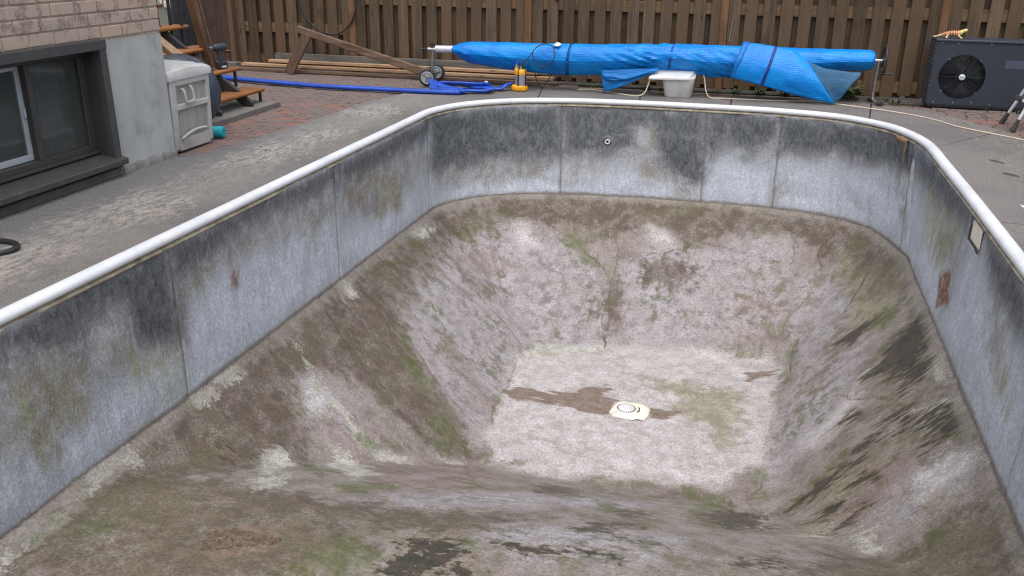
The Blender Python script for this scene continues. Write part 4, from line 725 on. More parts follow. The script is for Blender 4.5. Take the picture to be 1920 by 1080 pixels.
for p in spots:
    dz = rnd.uniform(-.004, .004); rz = rnd.uniform(-.02, .02)
    if p in near:
        inst('brick', brick_me, (p[0], p[1], dz - .005), paving, (rnd.uniform(-.012, .012), rnd.uniform(-.012, .012), rz))
    else:
        c_, s_ = math.cos(rz), math.sin(rz)
        rest.add([(vx * c_ - vy * s_ + p[0], vx * s_ + vy * c_ + p[1], vz + dz - .005) for vx, vy, vz in bv], bf)
o = rest.build('paving_bricks', m_paver, paving, fix=False); o['kind'] = 'stuff'
# ================================================================== MATERIALS FOR THINGS
def mat_wood(name, c1, c2, axis='z', rough=.8, var=.18, grain=1., red=None, knots=True):
    t = NT(name); P = t.coord('Object'); r = t.rand()
    off = t.t.nodes.new('ShaderNodeVectorMath'); off.operation = 'ADD'; t.put(off.inputs[0], P)
    cb = t.t.nodes.new('ShaderNodeCombineXYZ')
    for i in range(3): t.put(cb.inputs[i], t.math('MULTIPLY', r, 31.0 + 7 * i))
    t.t.links.new(cb.outputs[0], off.inputs[1]); V_ = off.outputs[0]
    st = {'x': (1.2, 22, 22), 'y': (22, 1.2, 22), 'z': (22, 22, 1.2)}[axis]
    n = t.noise(t.scale(V_, st), 1.0, 7, .65, .8); n2 = t.noise(V_, 3.1, 5, .6); n3 = t.noise(t.scale(V_, tuple(3 * q_ for q_ in st)), 1., 4, .7)
    col = t.mix(t.ramp(n, .32, .68), c1, c2)
    col = t.mix(t.ramp(n2, .48, .72, 0, .55), col, tuple(q_ * .62 for q_ in c2))
    if knots:
        k = t.voronoi(t.scale(V_, {'x': (1.6, 7, 7), 'y': (7, 1.6, 7), 'z': (7, 7, 1.6)}[axis]), 1.)
        col = t.mix(t.ramp(k, .04, .11, .8, 0), col, tuple(q_ * .35 for q_ in c2))
    col = t.mul(col, t.ramp(r, 0, 1, 1 - var, 1 + var, False)); col = t.mul(col, t.ramp(n3, .2, .8, .78, 1.2, False))
    if red is not None: col = t.mix(t.ramp(t.math('FRACT', t.math('MULTIPLY', r, 5.7)), .55, 1, 0, .7), col, red)
    t.set(Base_Color=col, Roughness=rough, Normal=t.bump(t.math('ADD', n, t.math('MULTIPLY', n3, .5)), .35 * grain, .006)); t.b.inputs['Specular IOR Level'].default_value = .25
    return t.m
m_fence = mat_wood('fence_cedar', lin(104, 87, 70), lin(80, 67, 54), 'z', .82, .30, 1.2, lin(98, 78, 60))
m_fpost = mat_wood('fence_post_cedar', lin(132, 96, 70), lin(106, 76, 56), 'z', .8, .08)
m_rail = mat_wood('fence_rail_cedar', lin(126, 102, 76), lin(104, 82, 60), 'x', .85, .08)
m_lumber = mat_wood('pine_lumber', lin(188, 158, 128), lin(158, 126, 98), 'x', .75, .12)
m_grey_lumber = mat_wood('grey_lumber', lin(122, 118, 112), lin(94, 90, 86), 'x', .85, .1)
m_old = mat_wood('old_brown_lumber', lin(126, 104, 88), lin(98, 78, 66), 'x', .8, .1)
m_oldz = mat_wood('old_brown_lumber_upright', lin(108, 84, 72), lin(84, 66, 56), 'z', .8, .1)
m_tread = mat_wood('stained_tread', lin(162, 110, 66), lin(128, 84, 48), 'y', .6, .08)
m_post = mat_wood('brown_post', lin(128, 100, 82), lin(106, 82, 66), 'z', .8, .05)
m_gate = mat_wood('gate_brown', lin(84, 66, 56), lin(66, 52, 45), 'z', .75, .05)
m_dkmetal = M('black_painted_metal', lin(44, 43, 44), lin(56, 55, 56), 8, .5, .05)
m_steelp = M('grey_tube', lin(150, 150, 150), lin(120, 120, 120), 12, .4, metallic=.5)
m_alu = M('aluminium_tube', lin(214, 216, 220), lin(196, 198, 202), 6, .35, metallic=.25)
m_rubber = M('rubber', lin(46, 45, 44), lin(60, 58, 56), 20, .8, .1)

# ================================================================== HOUSE
house = thing('house', (-4.94, 5.5, 0), 'brick house corner over grey parged foundation with basement window', 'house')
m_parge = M('grey_parging', lin(176, 178, 176), lin(162, 165, 163), 2.6, .85, .25, 30, dirt=lin(132, 132, 130), dscale=4)
m_mortar = M('mortar', lin(176, 162, 150), lin(156, 143, 132), 30, .95, .4, 60)
def mat_hbrick():
    t = NT('house_brick'); P = t.coord('Object'); r = t.rand(); G_ = t.t.nodes.new('ShaderNodeNewGeometry').outputs['Position']
    col = t.mix(t.ramp(r, 0, 1, 0, 1, False), lin(182, 160, 146), lin(168, 155, 147))
    col = t.mix(t.ramp(t.math('FRACT', t.math('MULTIPLY', r, 9.1)), .55, 1, 0, .8), col, lin(186, 162, 140))
    n = t.noise(G_, 16, 7, .75, 2.0); f = t.noise(G_, 70, 4, .7)
    # rough wire-cut scars, a few per brick
    sc = t.math('MULTIPLY', t.ramp(t.math('ABSOLUTE', t.math('SUBTRACT', n, .5)), 0, .035, 1, 0), t.ramp(t.noise(G_, 7.5, 3, .5), .5, .6))
    col = t.mix(t.math('MULTIPLY', sc, .75), col, lin(104, 82, 68)); col = t.mul(col, t.ramp(f, .2, .8, .84, 1.14, False))
    t.set(Base_Color=col, Roughness=.88, Normal=t.bump(t.math('ADD', t.math('MULTIPLY', f, .3), t.math('MULTIPLY', sc, -1.)), .6, .012)); return t.m
m_hbrick = mat_hbrick()
XF = -4.94
# foundation: right of the window, below it, left of it
fd = MB().box((XF - .15, 6.40, .55), (.30, .72, 1.10)).build('foundation', m_parge, house)
MB().box((XF - .16, 4.6, .05), (.30, 2.88, .12)).build('foundation', M('shaded_parging', lin(112, 108, 104), lin(92, 89, 86), 5, .9, .4, 30), house)  # parging darkened in colour for the shadow under the window
MB().box((XF - .15, 3.6, .55), (.30, .90, 1.10)).build('foundation', m_parge, house)
MB().box((XF - .004, 4.55, .083), (.05, 2.92, .066), None, .006).build('base_course', M('shaded_grey_course', lin(98, 95, 92), lin(80, 78, 75), 5, .9, .5, 30), house)  # grey brick course, its colour also holding the recess shadow
# ragged lip where the parging ends on the slab
rows = []
for i, y in enumerate(np.linspace(6.05, 6.765, 26)):
    h_ = .075 + .006 * math.sin(i * 1.1) + .005 * math.sin(i * 2.7); d_ = .016 + .007 * math.sin(i * 1.9)
    rows.append([(XF - .02, y, .03), (XF + d_, y, .045), (XF + d_, y, .045 + h_ * .55), (XF + d_ * .35, y, .045 + h_ * .9), (XF - .02, y, .05 + h_)])
MB().grid(rows).build('parging_lip', M('lip_grey', lin(138, 138, 134), lin(112, 111, 108), 9, .9, .4, 40), house, smooth=40)
# mortar core and the upper storey
MB().box((XF - .172, 4.95, 1.62), (.34, 3.60, 1.04)).build('mortar_core', m_mortar, house)
MB().box((XF - 3.3, 4.95, .9), (5.9, 3.62, 1.9)).build('house_core', m_parge, house)
m_upper = NT('upper_brickwork')
_b = m_upper.t.nodes.new('ShaderNodeTexBrick'); m_upper.t.links.new(m_upper.scale(m_upper.coord(), (1, 1, 1), rot=(math.pi / 2, 0, math.pi / 2)), _b.inputs['Vector'])
_b.inputs['Scale'].default_value = 1; _b.inputs['Brick Width'].default_value = .243; _b.inputs['Row Height'].default_value = .098; _b.inputs['Mortar Size'].default_value = .008
_b.inputs['Color1'].default_value = (*lin(176, 148, 130), 1); _b.inputs['Color2'].default_value = (*lin(160, 140, 128), 1); _b.inputs['Mortar'].default_value = (*lin(130, 120, 110), 1)
m_upper.set(Base_Color=_b.outputs[0], Roughness=.9)
MB().box((XF - 3.13, 4.95, 2.66), (6.26, 3.62, 1.08)).build('upper_wall', m_upper.m, house)
MB().box((XF - 3.13, -1.9, 1.6), (6.26, 10.0, 3.2)).build('sky_block_wing', m_upper.m, house)  # unseen house extension, added to block sky light near the horizon
RP, BP = .0975, .2435
hb = MB().box((0, 0, 0), (.10, BP - .011, RP - .011), None, .006).mesh('house_brick'); hb.materials.append(m_hbrick)
hbh = MB().box((0, 0, 0), (.10, BP / 2 - .011, RP - .011), None, .006).mesh('house_brick_half'); hbh.materials.append(m_hbrick)
for r_ in range(10):
    z = 1.118 + RP / 2 + r_ * RP; y = 6.762
    if r_ % 2 == 1:
        inst('brick', hbh, (XF - .042, y - BP / 4, z), house); y -= BP / 2
    while y - BP > 3.2:
        inst('brick', hb, (XF - .042 + rnd.uniform(-.002, .002), y - BP / 2, z + rnd.uniform(-.0015, .0015)), house, (rnd.uniform(-.006, .006), 0, rnd.uniform(-.01, .01)))
        y -= BP
# window
m_trim = M('dark_grey_trim', lin(72, 72, 72), lin(62, 62, 62), 3, .5, dirt=lin(92, 90, 86), dscale=6)
m_frame = M('brown_grey_frame', lin(66, 62, 60), lin(58, 55, 53), 4, .45)
WY0, WY1, WZ0, WZ1 = 4.06, 6.03, .13, 1.115
win = MB()
win.box((XF + .004, (WY0 + WY1) / 2, WZ1 - .034), (.07, WY1 - WY0, .075), None, .004)                 # head
win.box((XF + .002, WY1 - .038, (WZ0 + WZ1) / 2 - .025), (.062, .07, WZ1 - WZ0 - .03), None, .004)     # right jamb casing
win.box((XF + .002, WY0 + .038, (WZ0 + WZ1) / 2 - .025), (.062, .07, WZ1 - WZ0 - .03), None, .004)
wo = win.build('window', m_trim, house)
# reveal lining
rv = MB()
rv.box((XF - .105, WY1 - .075, .64), (.16, .02, .88)); rv.box((XF - .105, WY0 + .075, .64), (.16, .02, .88)); rv.box((XF - .105, (WY0 + WY1) / 2, 1.066), (.16, WY1 - WY0 - .13, .02))
rv.build('reveal', m_frame, wo)
# sill: sloped metal tray
sp_ = [(XF + .075, .145), (XF + .08, .155), (XF + .08, .190), (XF + .075, .196), (XF - .19, .245), (XF - .19, .145)]
mb = MB(); n6 = len(sp_)
mb.add([(x, y, z) for y in (WY0 - .03, WY1 + .012) for x, z in sp_], [(i, (i + 1) % n6, n6 + (i + 1) % n6, n6 + i) for i in range(n6)] + [tuple(range(n6)), tuple(range(n6, 2 * n6))])
mb.build('sill', m_trim, wo, bevel=.004)
XG = XF - .15
fr = MB()
fr.box((XG, (WY0 + WY1) / 2, .275), (.06, WY1 - WY0 - .15, .07), None, .004); fr.box((XG, (WY0 + WY1) / 2, 1.025), (.06, WY1 - WY0 - .15, .06), None, .004)
fr.box((XG, WY1 - .12, .65), (.06, .07, .69), None, .004); fr.box((XG, WY0 + .12, .65), (.06, .07, .69), None, .004); fr.box((XG + .004, 5.36, .65), (.06, .055, .69), None, .004)
fr.box((XG + .045, (WY0 + WY1) / 2, .252), (.03, WY1 - WY0 - .17, .02), None, .003)
fr.build('frame', m_frame, wo)
m_sash = M('pale_sash', lin(176, 182, 188), lin(160, 166, 172), 4, .4)
ss = MB(); XS = XG - .035
ss.box((XS, 4.77, .335), (.03, 1.13, .045), None, .003); ss.box((XS, 4.77, .985), (.03, 1.13, .045), None, .003); ss.box((XS, 5.315, .66), (.03, .042, .606), None, .003); ss.box((XS, 4.225, .66), (.03, .042, .606), None, .003)
so = ss.build('sash', m_sash, wo); MB().box((XS + .022, 5.315, .66), (.014, .022, .07), None, .003).build('sash_latch', m_sash, wo)
def mat_glass():
    t = NT('window_glass'); b = t.b; b.inputs['Base Color'].default_value = (*lin(84, 90, 88), 1); b.inputs['Roughness'].default_value = .05; b.inputs['Alpha'].default_value = .40  # base colour carries a grey-green reflection of sky and fence
    b.inputs['Specular IOR Level'].default_value = .5; return t.m
m_glass = mat_glass()
MB().box((XS, 4.77, .66), (.008, 1.05, .606)).build('pane', m_glass, wo); MB().box((XG - .005, 5.645, .65), (.008, .53, .69)).build('pane', m_glass, wo)
# dim room behind the glass, with a hanging curtain and the edge of a bed
rm = MB(); m_room = M('room_wall', lin(150, 146, 134), lin(132, 128, 118), 3, .9)
rm.box((XF - 1.9, 5.0, .62), (.05, 2.6, 1.2)); rm.box((XF - 1.1, 6.2, .62), (1.7, .05, 1.2)); rm.box((XF - 1.1, 3.9, .62), (1.7, .05, 1.2)); rm.box((XF - 1.1, 5.0, .02), (1.7, 2.6, .05)); rm.box((XF - 1.1, 5.0, 1.2), (1.7, 2.6, .05))
bpy.data.objects.remove([o for o in house.children if o.name.startswith('house_core')][0], do_unlink=True)
rm.build('room', m_room, house)
rows = []
for i, y in enumerate(np.linspace(5.50, 5.88, 30)): rows.append([(XF - .34 + .025 * math.sin(i * 1.3), y, .27), (XF - .34 + .022 * math.sin(i * 1.3 + .3), y, 1.05)])
MB().grid(rows).build('curtain', M('grey_blue_curtain', lin(128, 136, 150), lin(108, 116, 130), 6, .9), house, smooth=180, solid=.004)
MB().box((XF - 1.0, 4.75, .36), (.9, .8, .14), None, .03).build('bed', M('bed_linen', lin(166, 172, 178), lin(140, 146, 152), 5, .8), house)
MB().box((XF - 3.9, 4.95, 1.1), (3.9, 3.60, 2.1)).build('house_core', m_parge, house)
MB().box((XF - 1.2, 6.58, 1.1), (1.9, .3, 2.1)).build('end_wall', m_parge, house)

# ================================================================== STORAGE BIN
m_bin = M('grey_bin_plastic', lin(186, 184, 182), lin(168, 166, 165), 3, .55, .05, 30, dirt=lin(142, 138, 134), dscale=5)
m_bin2 = M('grey_bin_recess', lin(166, 162, 158), lin(148, 144, 140), 6, .6, .05, 30, stretch=(1, 6, .7))
binn = thing('storage_bin', (-5.2, 7.08, .05), 'light grey plastic storage bin with lid beside the house corner', 'storage bin')
bx0, bx1, by0, by1, bz0, bz1 = -5.52, -4.96, 6.79, 7.39, .05, .70
tp = .025
core = [(bx0 + tp, by0 + tp), (bx1 - tp, by0 + tp), (bx1 - tp, by1 - tp), (bx0 + tp, by1 - tp)]; top_ = [(bx0, by0), (bx1, by0), (bx1, by1), (bx0, by1)]
mb = MB().add([(x, y, bz0) for x, y in core] + [(x, y, bz1) for x, y in top_], [(3, 2, 1, 0), (4, 5, 6, 7)] + [(i, (i + 1) % 4, 4 + (i + 1) % 4, 4 + i) for i in range(4)])
mb.build('body', m_bin2, binn, bevel=.015)
def bin_x(z): return bx1 - tp + tp * (z - bz0) / (bz1 - bz0)
fp = MB()
def fbar(y0, y1, z0, z1, d=.026):
    xa, xb = bin_x(z0), bin_x(z1)
    fp.add([(xa - .01, y0, z0), (xa + d, y0, z0), (xb + d, y0, z1), (xb - .01, y0, z1), (xa - .01, y1, z0), (xa + d, y1, z0), (xb + d, y1, z1), (xb - .01, y1, z1)], [(0, 1, 2, 3), (7, 6, 5, 4), (0, 4, 5, 1), (1, 5, 6, 2), (2, 6, 7, 3), (3, 7, 4, 0)])
fbar(by0 + .004, by0 + .085, .08, .695); fbar(by1 - .055, by1 - .004, .08, .695); fbar(by0 + .085, by1 - .055, .635, .695); fbar(by0 + .085, by1 - .055, .425, .475, .034); fbar(by0 + .085, by1 - .055, .06, .17)
fp.build('front_ribs', m_bin, binn, bevel=.008)
mb = MB(); arc = [(bin_x(.2) + .03, by0 + .10 + .40 * u, .165 + .055 * math.sin(u * 2.2 + .1)) for u in np.linspace(0, 1, 14)]
mb.tube(arc, .014, 8); mb.build('arched_rib', m_bin, binn, smooth=180)
lid_p = []
mb = MB()
for i, y in enumerate(np.linspace(by0 - .02, by1 + .02, 13)):
    u = i / 12; hump = .022 * math.sin(math.pi * u)
    lid_p.append([(bx0 - .02, y, .69), (bx1 + .035, y, .69), (bx1 + .04, y, .725 + hump * .4), (bx1 + .025, y, .755 + hump), (bx1 - .06, y, .775 + hump), (bx1 - .10, y, .768 + hump), (bx1 - .14, y, .782 + hump), (bx0 + .05, y, .79 + hump), (bx0 - .02, y, .76)])
n9 = 9; vs = [p for r in lid_p for p in r]
fs = [(i * n9 + k, i * n9 + (k + 1) % n9, (i + 1) * n9 + (k + 1) % n9, (i + 1) * n9 + k) for i in range(12) for k in range(n9)] + [tuple(range(n9)), tuple(12 * n9 + k for k in range(n9))]
mb.add(vs, fs).build('lid', M('pale_lid', lin(200, 199, 198), lin(180, 178, 175), 5, .5, .05, 30, dirt=lin(180, 172, 156), dscale=3), binn, smooth=35)
lx = bin_x(.55) + .03
mb = MB().tube(catmull([(lx - .03, 6.965, .60), (lx + .012, 6.965, .59), (lx + .02, 6.975, .50), (lx + .02, 7.0, .482), (lx + .02, 7.07, .49), (lx + .02, 7.09, .51), (lx + .012, 7.08, .605), (lx - .03, 7.08, .615)], 5), .011, 8)
mb.build('latch', m_bin, binn, smooth=180)

# teal foam roller lying beside the bin
m_teal = M('teal_foam', lin(36, 166, 182), lin(24, 146, 164), 8, .7)
a_, b_ = Vector((-5.52, 7.46, .103)), Vector((-4.97, 7.585, .103))
fo = thing('foam_roller', (-5.2, 7.49, .05), 'teal foam tube lying on the pavers beside the bin', 'foam tube')
ax_ = (b_ - a_); L_ = ax_.length
MB().lathe([(.018, 0), (.052, 0), (.053, .01), (.053, L_ - .008), (.048, L_), (.020, L_), (.018, L_ - .006), (.018, L_ - .05)], a_, ax_, 24).build('tube', m_teal, fo, smooth=40)
MB().lathe([(.0175, 0), (.0175, .005)], b_ - ax_.normalized() * .03, ax_, 16).build('bore_shade', M('teal_shade', lin(16, 84, 96)), fo)  # dark disc painting the shade inside the tube's bore

# inflated dark ring leaning behind the bin
ring_c = Vector((-5.50, 7.72, .425)); nrm_ = Vector((.52, -.84, .12)).normalized(); ux_ = nrm_.orthogonal().normalized(); uy_ = nrm_.cross(ux_)
m_ring = M('dark_slate_vinyl', lin(66, 72, 84), lin(54, 59, 70), 3, .33, .1, 9)
tr = thing('inner_tube', (-5.42, 7.77, .05), 'large dark slate inflated ring leaning behind the storage bin', 'inflatable ring')
P_ = []; rr_ = []
for t_ in np.linspace(0, 2 * math.pi, 49)[:-1]:
    P_.append(ring_c + (ux_ * math.cos(t_) + uy_ * math.sin(t_)) * .235); rr_.append(.14 + .004 * math.sin(t_ * 22))
MB().tube(P_, rr_, 18, closed=True).build('tube', m_ring, tr, smooth=180)
MB().tube([ring_c + (ux_ * math.cos(t_) + uy_ * math.sin(t_)) * .375 for t_ in np.linspace(0, 2 * math.pi, 49)[:-1]], .006, 6, closed=True).build('weld_seam', m_ring, tr, smooth=180)
MB().lathe([(.02, 0), (.02, .02), (.012, .03)], ring_c + ux_ * .235 + nrm_ * .13, nrm_, 12).build('valve', m_black, tr)

# ================================================================== STAIRS
st = thing('staircase', (-6.1, 8.75, .05), 'open outdoor stairs with orange brown wooden treads and black steel frame', 'stairs')
YS0, YS1 = 8.14, 9.30
TX = [(-5.53, .235), (-5.83, .455), (-6.12, .68), (-6.43, .905), (-6.74, 1.13), (-7.05, 1.355)]
for k, (x, z) in enumerate(TX):
    mb = MB(); mb.box((x - .125, (YS0 + YS1) / 2, z), (.25, YS1 - YS0, .038), None, .006); mb.tube([(x + .004, YS0, z - .001), (x + .004, YS1, z - .001)], .0225, 12)
    mb.build('tread', m_tread, st, smooth=50)
for y in (YS0 + .17, YS1 - .36):
    MB().bar((-5.47, y, .10), (-7.15, y, 1.33), .05, .095).build('stringer', m_dkmetal, st)
for k, (x, z) in enumerate(TX[:2]):
    zb = .10 if k == 0 else TX[k - 1][1] + .02
    MB().box((x - .022, YS1 - .028, (zb + z - .02) / 2), (.026, .026, z - .02 - zb)).build('leg', m_dkmetal, st)
for k, (x, z) in enumerate(TX[2:]):
    zb = TX[k + 1][1] - .0
    MB().box((x - .25, YS1 - .2, (z - .30 + z) / 2 - .02), (.03, .03, .30)).build('leg', m_dkmetal, st)
for x, z in ((-6.56, .62), (-6.42, .5), (-6.72, .75), (-6.9, .9)):
    MB().box((x, YS1 - .12, z + .55), (.026, .026, 1.25)).build('baluster', m_dkmetal, st)
MB().bar((-6.3, YS1 - .12, 1.55), (-7.1, YS1 - .12, 2.13), .04, .05).build('handrail', m_dkmetal, st)
pad = MB().box((-5.84, 8.66, .065), (.98, 1.42, .07), None, .008).build('stair_pad', M('pad_concrete', lin(122, 118, 112), lin(104, 100, 96), 5, .9, .3, 40), None)
tag(pad, 'low grey concrete pad under the foot of the stairs', 'concrete pad')
po = thing('wooden_post', (-6.0, 9.0, 0), 'thick brown timber leaning upright against the stairs', 'post')
MB().bar((-6.10, 9.30, .06), (-6.10, 8.70, 2.1), .085, .088, (1, 0, 0), .005).build('shaft', m_post, po)
MB().bar((-6.062, 9.345, .10), (-6.062, 8.757, 2.1), .03, .045, (1, 0, 0), .004).build('edge_strip', m_post, po)
# drill on the second tread
dr_ = thing('cordless_drill', (-5.9, 9.12, .475), 'dark teal cordless drill standing on the second stair tread', 'drill')
m_drill = M('dark_teal_plastic', lin(48, 66, 76), lin(40, 54, 62), 8, .45)
dz0 = .476; DX, DY = -5.905, 9.10
al2 = Vector((.40, .92, 0)).normalized()           # drill axis, chuck to the left
up_ = Vector((0, 0, 1)); c0 = Vector((DX, DY, dz0))
MB().box(c0 + up_ * .042, (.075, .125, .075), Matrix.Rotation(R_(-23), 3, 'Z'), .008).build('battery', M('black_battery', lin(34, 38, 42), lin(44, 48, 52), 8, .5), dr_)
MB().box(c0 + up_ * .026 + Vector((.041, -.01, 0)), (.004, .06, .02), Matrix.Rotation(R_(-23), 3, 'Z')).build('battery_label', m_white, dr_)
MB().tube(catmull([c0 + up_ * .07, c0 + up_ * .13 - al2 * .012, c0 + up_ * .20 - al2 * .012], 4), [.027] * 4 + [.025] * 4 + [.03], 12, flat=(.75, 1.1)).build('handle', m_drill, dr_, smooth=180)
hc = c0 + up_ * .235
MB().lathe([(.012, -.085), (.030, -.08), (.038, -.05), (.042, 0), (.042, .05), (.034, .075), (.015, .085)], hc, al2, 18).build('motor_housing', m_drill, dr_, smooth=60)
MB().lathe([(.012, .0), (.020, .005), (.018, .03), (.010, .045)], hc - al2 * .13, al2, 14).build('chuck', m_steelp, dr_, smooth=40)
MB().cyl(hc - al2 * .175, hc - al2 * .125, .005, None, 8).build('bit', m_black, dr_)
# loose board leaning behind the ring
o = MB().bar((-5.40, 8.0, .54), (-5.98, 7.9, 1.02), .05, .13, (0, 1, .05)).build('leaning_board', m_lumber, None); tag(o, 'pale board edge leaning diagonally between house corner and stairs', 'board')
o.rotation_euler = (0, 0, 0)
# tall black covered item behind the stairs
bc = thing('covered_barbecue', (-7.67, 11.0, .05), 'tall dark item under a black fabric cover behind the stairs', 'covered item')
rows = []
for z, w_ in ((.05, .30), (.4, .29), (.8, .28), (1.15, .27), (1.26, .22), (1.28, .02)):
    rows.append([(-7.655 + math.cos(t_) * w_ * (.44 + .06 * math.sin(t_ * 7 + z * 2)), 11.0 + math.sin(t_) * w_ * (.6 + .05 * math.cos(t_ * 6 + z * 3)), z) for t_ in np.linspace(0, 2 * math.pi, 40)])
MB().grid(rows).build('cover', M('black_fabric', lin(40, 42, 47), lin(32, 34, 38), 9, .85, .3, 20), bc, smooth=60)
MB().tube([(-7.655 + math.cos(t_) * .142, 11. + math.sin(t_) * .19, .30) for t_ in np.linspace(0, 2 * math.pi, 40)[:-1]], .008, 6, closed=True).build('drawcord', m_black, bc)

# neighbour's house beyond the lawn
nb = thing('neighbour_house', (-13.5, 18.5, 0), 'grey walled neighbouring house with white louvred shutter across the lawn', 'house')
MB().box((-14.0, 19.5, 1.6), (9., 2.6, 3.2)).build('wall', M('neighbour_grey', lin(132, 128, 122), lin(118, 114, 110), 2, .9, .2, 20), nb)
for k in range(14): MB().box((-12.93, 18.16, .43 + k * .062), (.30, .03, .056), Matrix.Rotation(R_(12), 3, 'X'), .004).build('shutter_slat', m_white, nb)
wfr = MB().box((-13.34, 18.17, .90), (.42, .06, .9), None, .01).build('window', m_white, nb); MB().box((-13.34, 18.135, .90), (.34, .03, .8)).build('pane', m_glass, wfr)

# ================================================================== FENCE
FY = 12.30
fence = thing('wooden_fence', (-2, FY, 0), 'tall brown board on board wooden fence behind the pool', 'fence')
PITCH = 2.6 / 12
pk = MB().box((0, 0, 0), (.150, .022, 1.86), None, .004).mesh('picket'); pk.materials.append(m_fence)
pk2 = MB().box((0, 0, 0), (.172, .020, 1.84), None, .003).mesh('back_picket'); pk2.materials.append(m_fence)
posts = [-8.35, -5.75, -3.15, -.55, 2.05, 4.65]
x = -7.58
while x < 5.0:
    if min(abs(x - p) for p in posts) > .085:
        inst('picket', pk, (x + rnd.uniform(-.008, .008), FY - .011 + rnd.uniform(-.002, .002), .995 + rnd.uniform(-.012, .012)), fence, (0, rnd.uniform(-.006, .006), rnd.uniform(-.015, .015)))
    inst('back_picket', pk2, (x + PITCH / 2 + rnd.uniform(-.01, .01), FY + .070, .965), fence, (0, rnd.uniform(-.006, .006), 0))
    x += PITCH
for a, b in zip(posts[:-1], posts[1:]):
    low = b < -5.0
    for z in ((.175, .635, 1.5) if low else (.175, 1.065, 1.75)):
        MB().box(((a + b) / 2, FY + .026, z), (b - a - .09, .036, .14)).build('rail', m_rail, fence)
for p_x in posts[1:]:
    MB().box((p_x, FY - .004, 1.0), (.092, .092, 2.0), None, .005).build('post', m_fpost, fence)
MB().bar((-.465, FY - .035, .66), (-.445, FY - .035, .92), .012, .012).build('gate_rod', m_steelp, fence)
MB().tube([(-2.78, FY - .03, 1.13), (-2.74, FY - .05, 1.125), (-2.70, FY - .03, 1.14)], .012, 8).build('hook', m_black, fence, smooth=180)
for k in range(60):  # pickets of an added fence out of view on the right
    y_ = 12.1 - k * PITCH
    inst('added_side_picket', pk, (5.3, y_, .995), fence, (0, 0, math.pi / 2)) if k < 12 else None
MB().box((5.33, 2.5, 1.0), (.04, 19.4, 1.85)).build('added_side_run', m_fence, fence)  # unseen side fence, added to cut the low sky light
gt = thing('gate_panel', (-8.05, 12.2, 0), 'dark brown solid gate panel with trim at the left end of the fence', 'gate')
MB().box((-8.08, 12.205, 1.14), (.86, .03, 1.66)).build('panel', m_gate, gt)
MB().box((-7.665, 12.21, 1.02), (.075, .10, 1.94), None, .004).build('stile', m_fence, gt); MB().box((-8.505, 12.19, 1.02), (.035, .06, 1.94), None, .004).build('stile', m_fence, gt)
MB().box((-8.08, 12.18, .285), (.80, .025, .022), None, .004).build('trim', m_fpost, gt); MB().box((-8.08, 12.20, .215), (.80, .04, .19)).build('kick_board', m_gate, gt)
MB().box((-8.08, 12.16, .065), (.98, .14, .13), None, .008).build('footing', M('gate_footing', lin(122, 118, 114), lin(104, 100, 97), 6, .9, .3, 40), gt)
# black cable hanging in a loop on the fence
cb_ = catmull([(-6.60, 12.20, 1.9), (-6.59, 12.21, 1.3), (-6.57, 12.23, 1.04), (-6.48, 12.23, .82), (-6.32, 12.23, .66), (-6.15, 12.23, .585), (-6.0, 12.23, .575), (-5.86, 12.23, .64), (-5.76, 12.23, .74), (-5.69, 12.23, .88), (-5.65, 12.23, 1.05), (-5.63, 12.23, 1.9)], 8)
tag(MB().tube(cb_, .011, 8).build('hanging_cable', m_black, None, smooth=180), 'thin black cable hanging in a deep loop on the fence', 'cable')

# ================================================================== LUMBER
def plank(x0, x1, y, z, w, h, mat, label, yaw=0., dy=0.):
    o = MB().bar((x0, y, z), (x1, y + dy, z), w, h, (0, 0, 1), .003).build('plank', mat, None); tag(o, label, 'plank', 'planks stacked along the fence foot'); return o
plank(-7.6, -2.60, 11.975, .069, .12, .036, m_old, 'bottom plank of the stack lying along the fence foot', 0, -.03)
plank(-7.45, -2.72, 12.04, .124, .11, .036, m_lumber, 'middle pine plank of the stack along the fence foot', 0, -.03)
plank(-7.03, -2.95, 12.10, .179, .10, .036, m_lumber, 'uppermost pale pine plank of the stack along the fence foot', 0, -.02)
plank(-7.0, -2.85, 12.22, .21, .04, .14, m_grey_lumber, 'grey weathered plank on edge behind the pale planks')
br_ = thing('wooden_brace', (-5.5, 11.85, .05), 'brown timber prop of long sloping board and short leg leaning by fence', 'timber prop')
MB().bar((-6.42, 11.86, .665), (-4.46, 11.80, .15), .038, .105, (0, 0, 1), .012).build('long_board', m_old, br_)
MB().bar((-6.26, 11.845, .60), (-6.56, 11.78, .055), .038, .15, (1, 0, 0), .006).build('leg', m_oldz, br_)

# ================================================================== COVER REEL
reel = thing('cover_reel', (-4.25, 11.45, .05), 'pool cover reel with white tube, wheels and hand wheel on steel legs', 'cover reel')
AL, AR = Vector((-4.22, 11.45, .515)), Vector((1.30, 11.70, .565)); AX = (AR - AL).normalized()
MB().cyl(AL + AX * .03, AL + AX * 5.46, .048, None, 24).build('tube', m_alu, reel, smooth=40)
MB().cyl(AL - AX * .19, AL - AX * .07, .012, None, 12).build('crank_grip', m_black, reel, smooth=40); MB().cyl(AL - AX * .08, AL + AX * .04, .018, None, 12).build('axle', m_alu, reel, smooth=40)
MB().tube(catmull([AL + Vector((-.005, 0, .055)), AL + Vector((-.012, 0, .04)), AL + Vector((-.01, 0, -.02)), AL + Vector((-.03, -.02, -.36))], 6), .017, 10).build('upright', m_steelp, reel, smooth=180)
MB().lathe([(.026, -.02), (.03, 0), (.026, .02)], AL + Vector((-.02, 0, .05)), (0, 1, 0), 14).build('bearing', m_black, reel, smooth=40)
MB().cyl((-4.245, 11.24, .167), (-4.32, 11.82, .167), .014, None, 10).build('wheel_axle', m_steelp, reel)
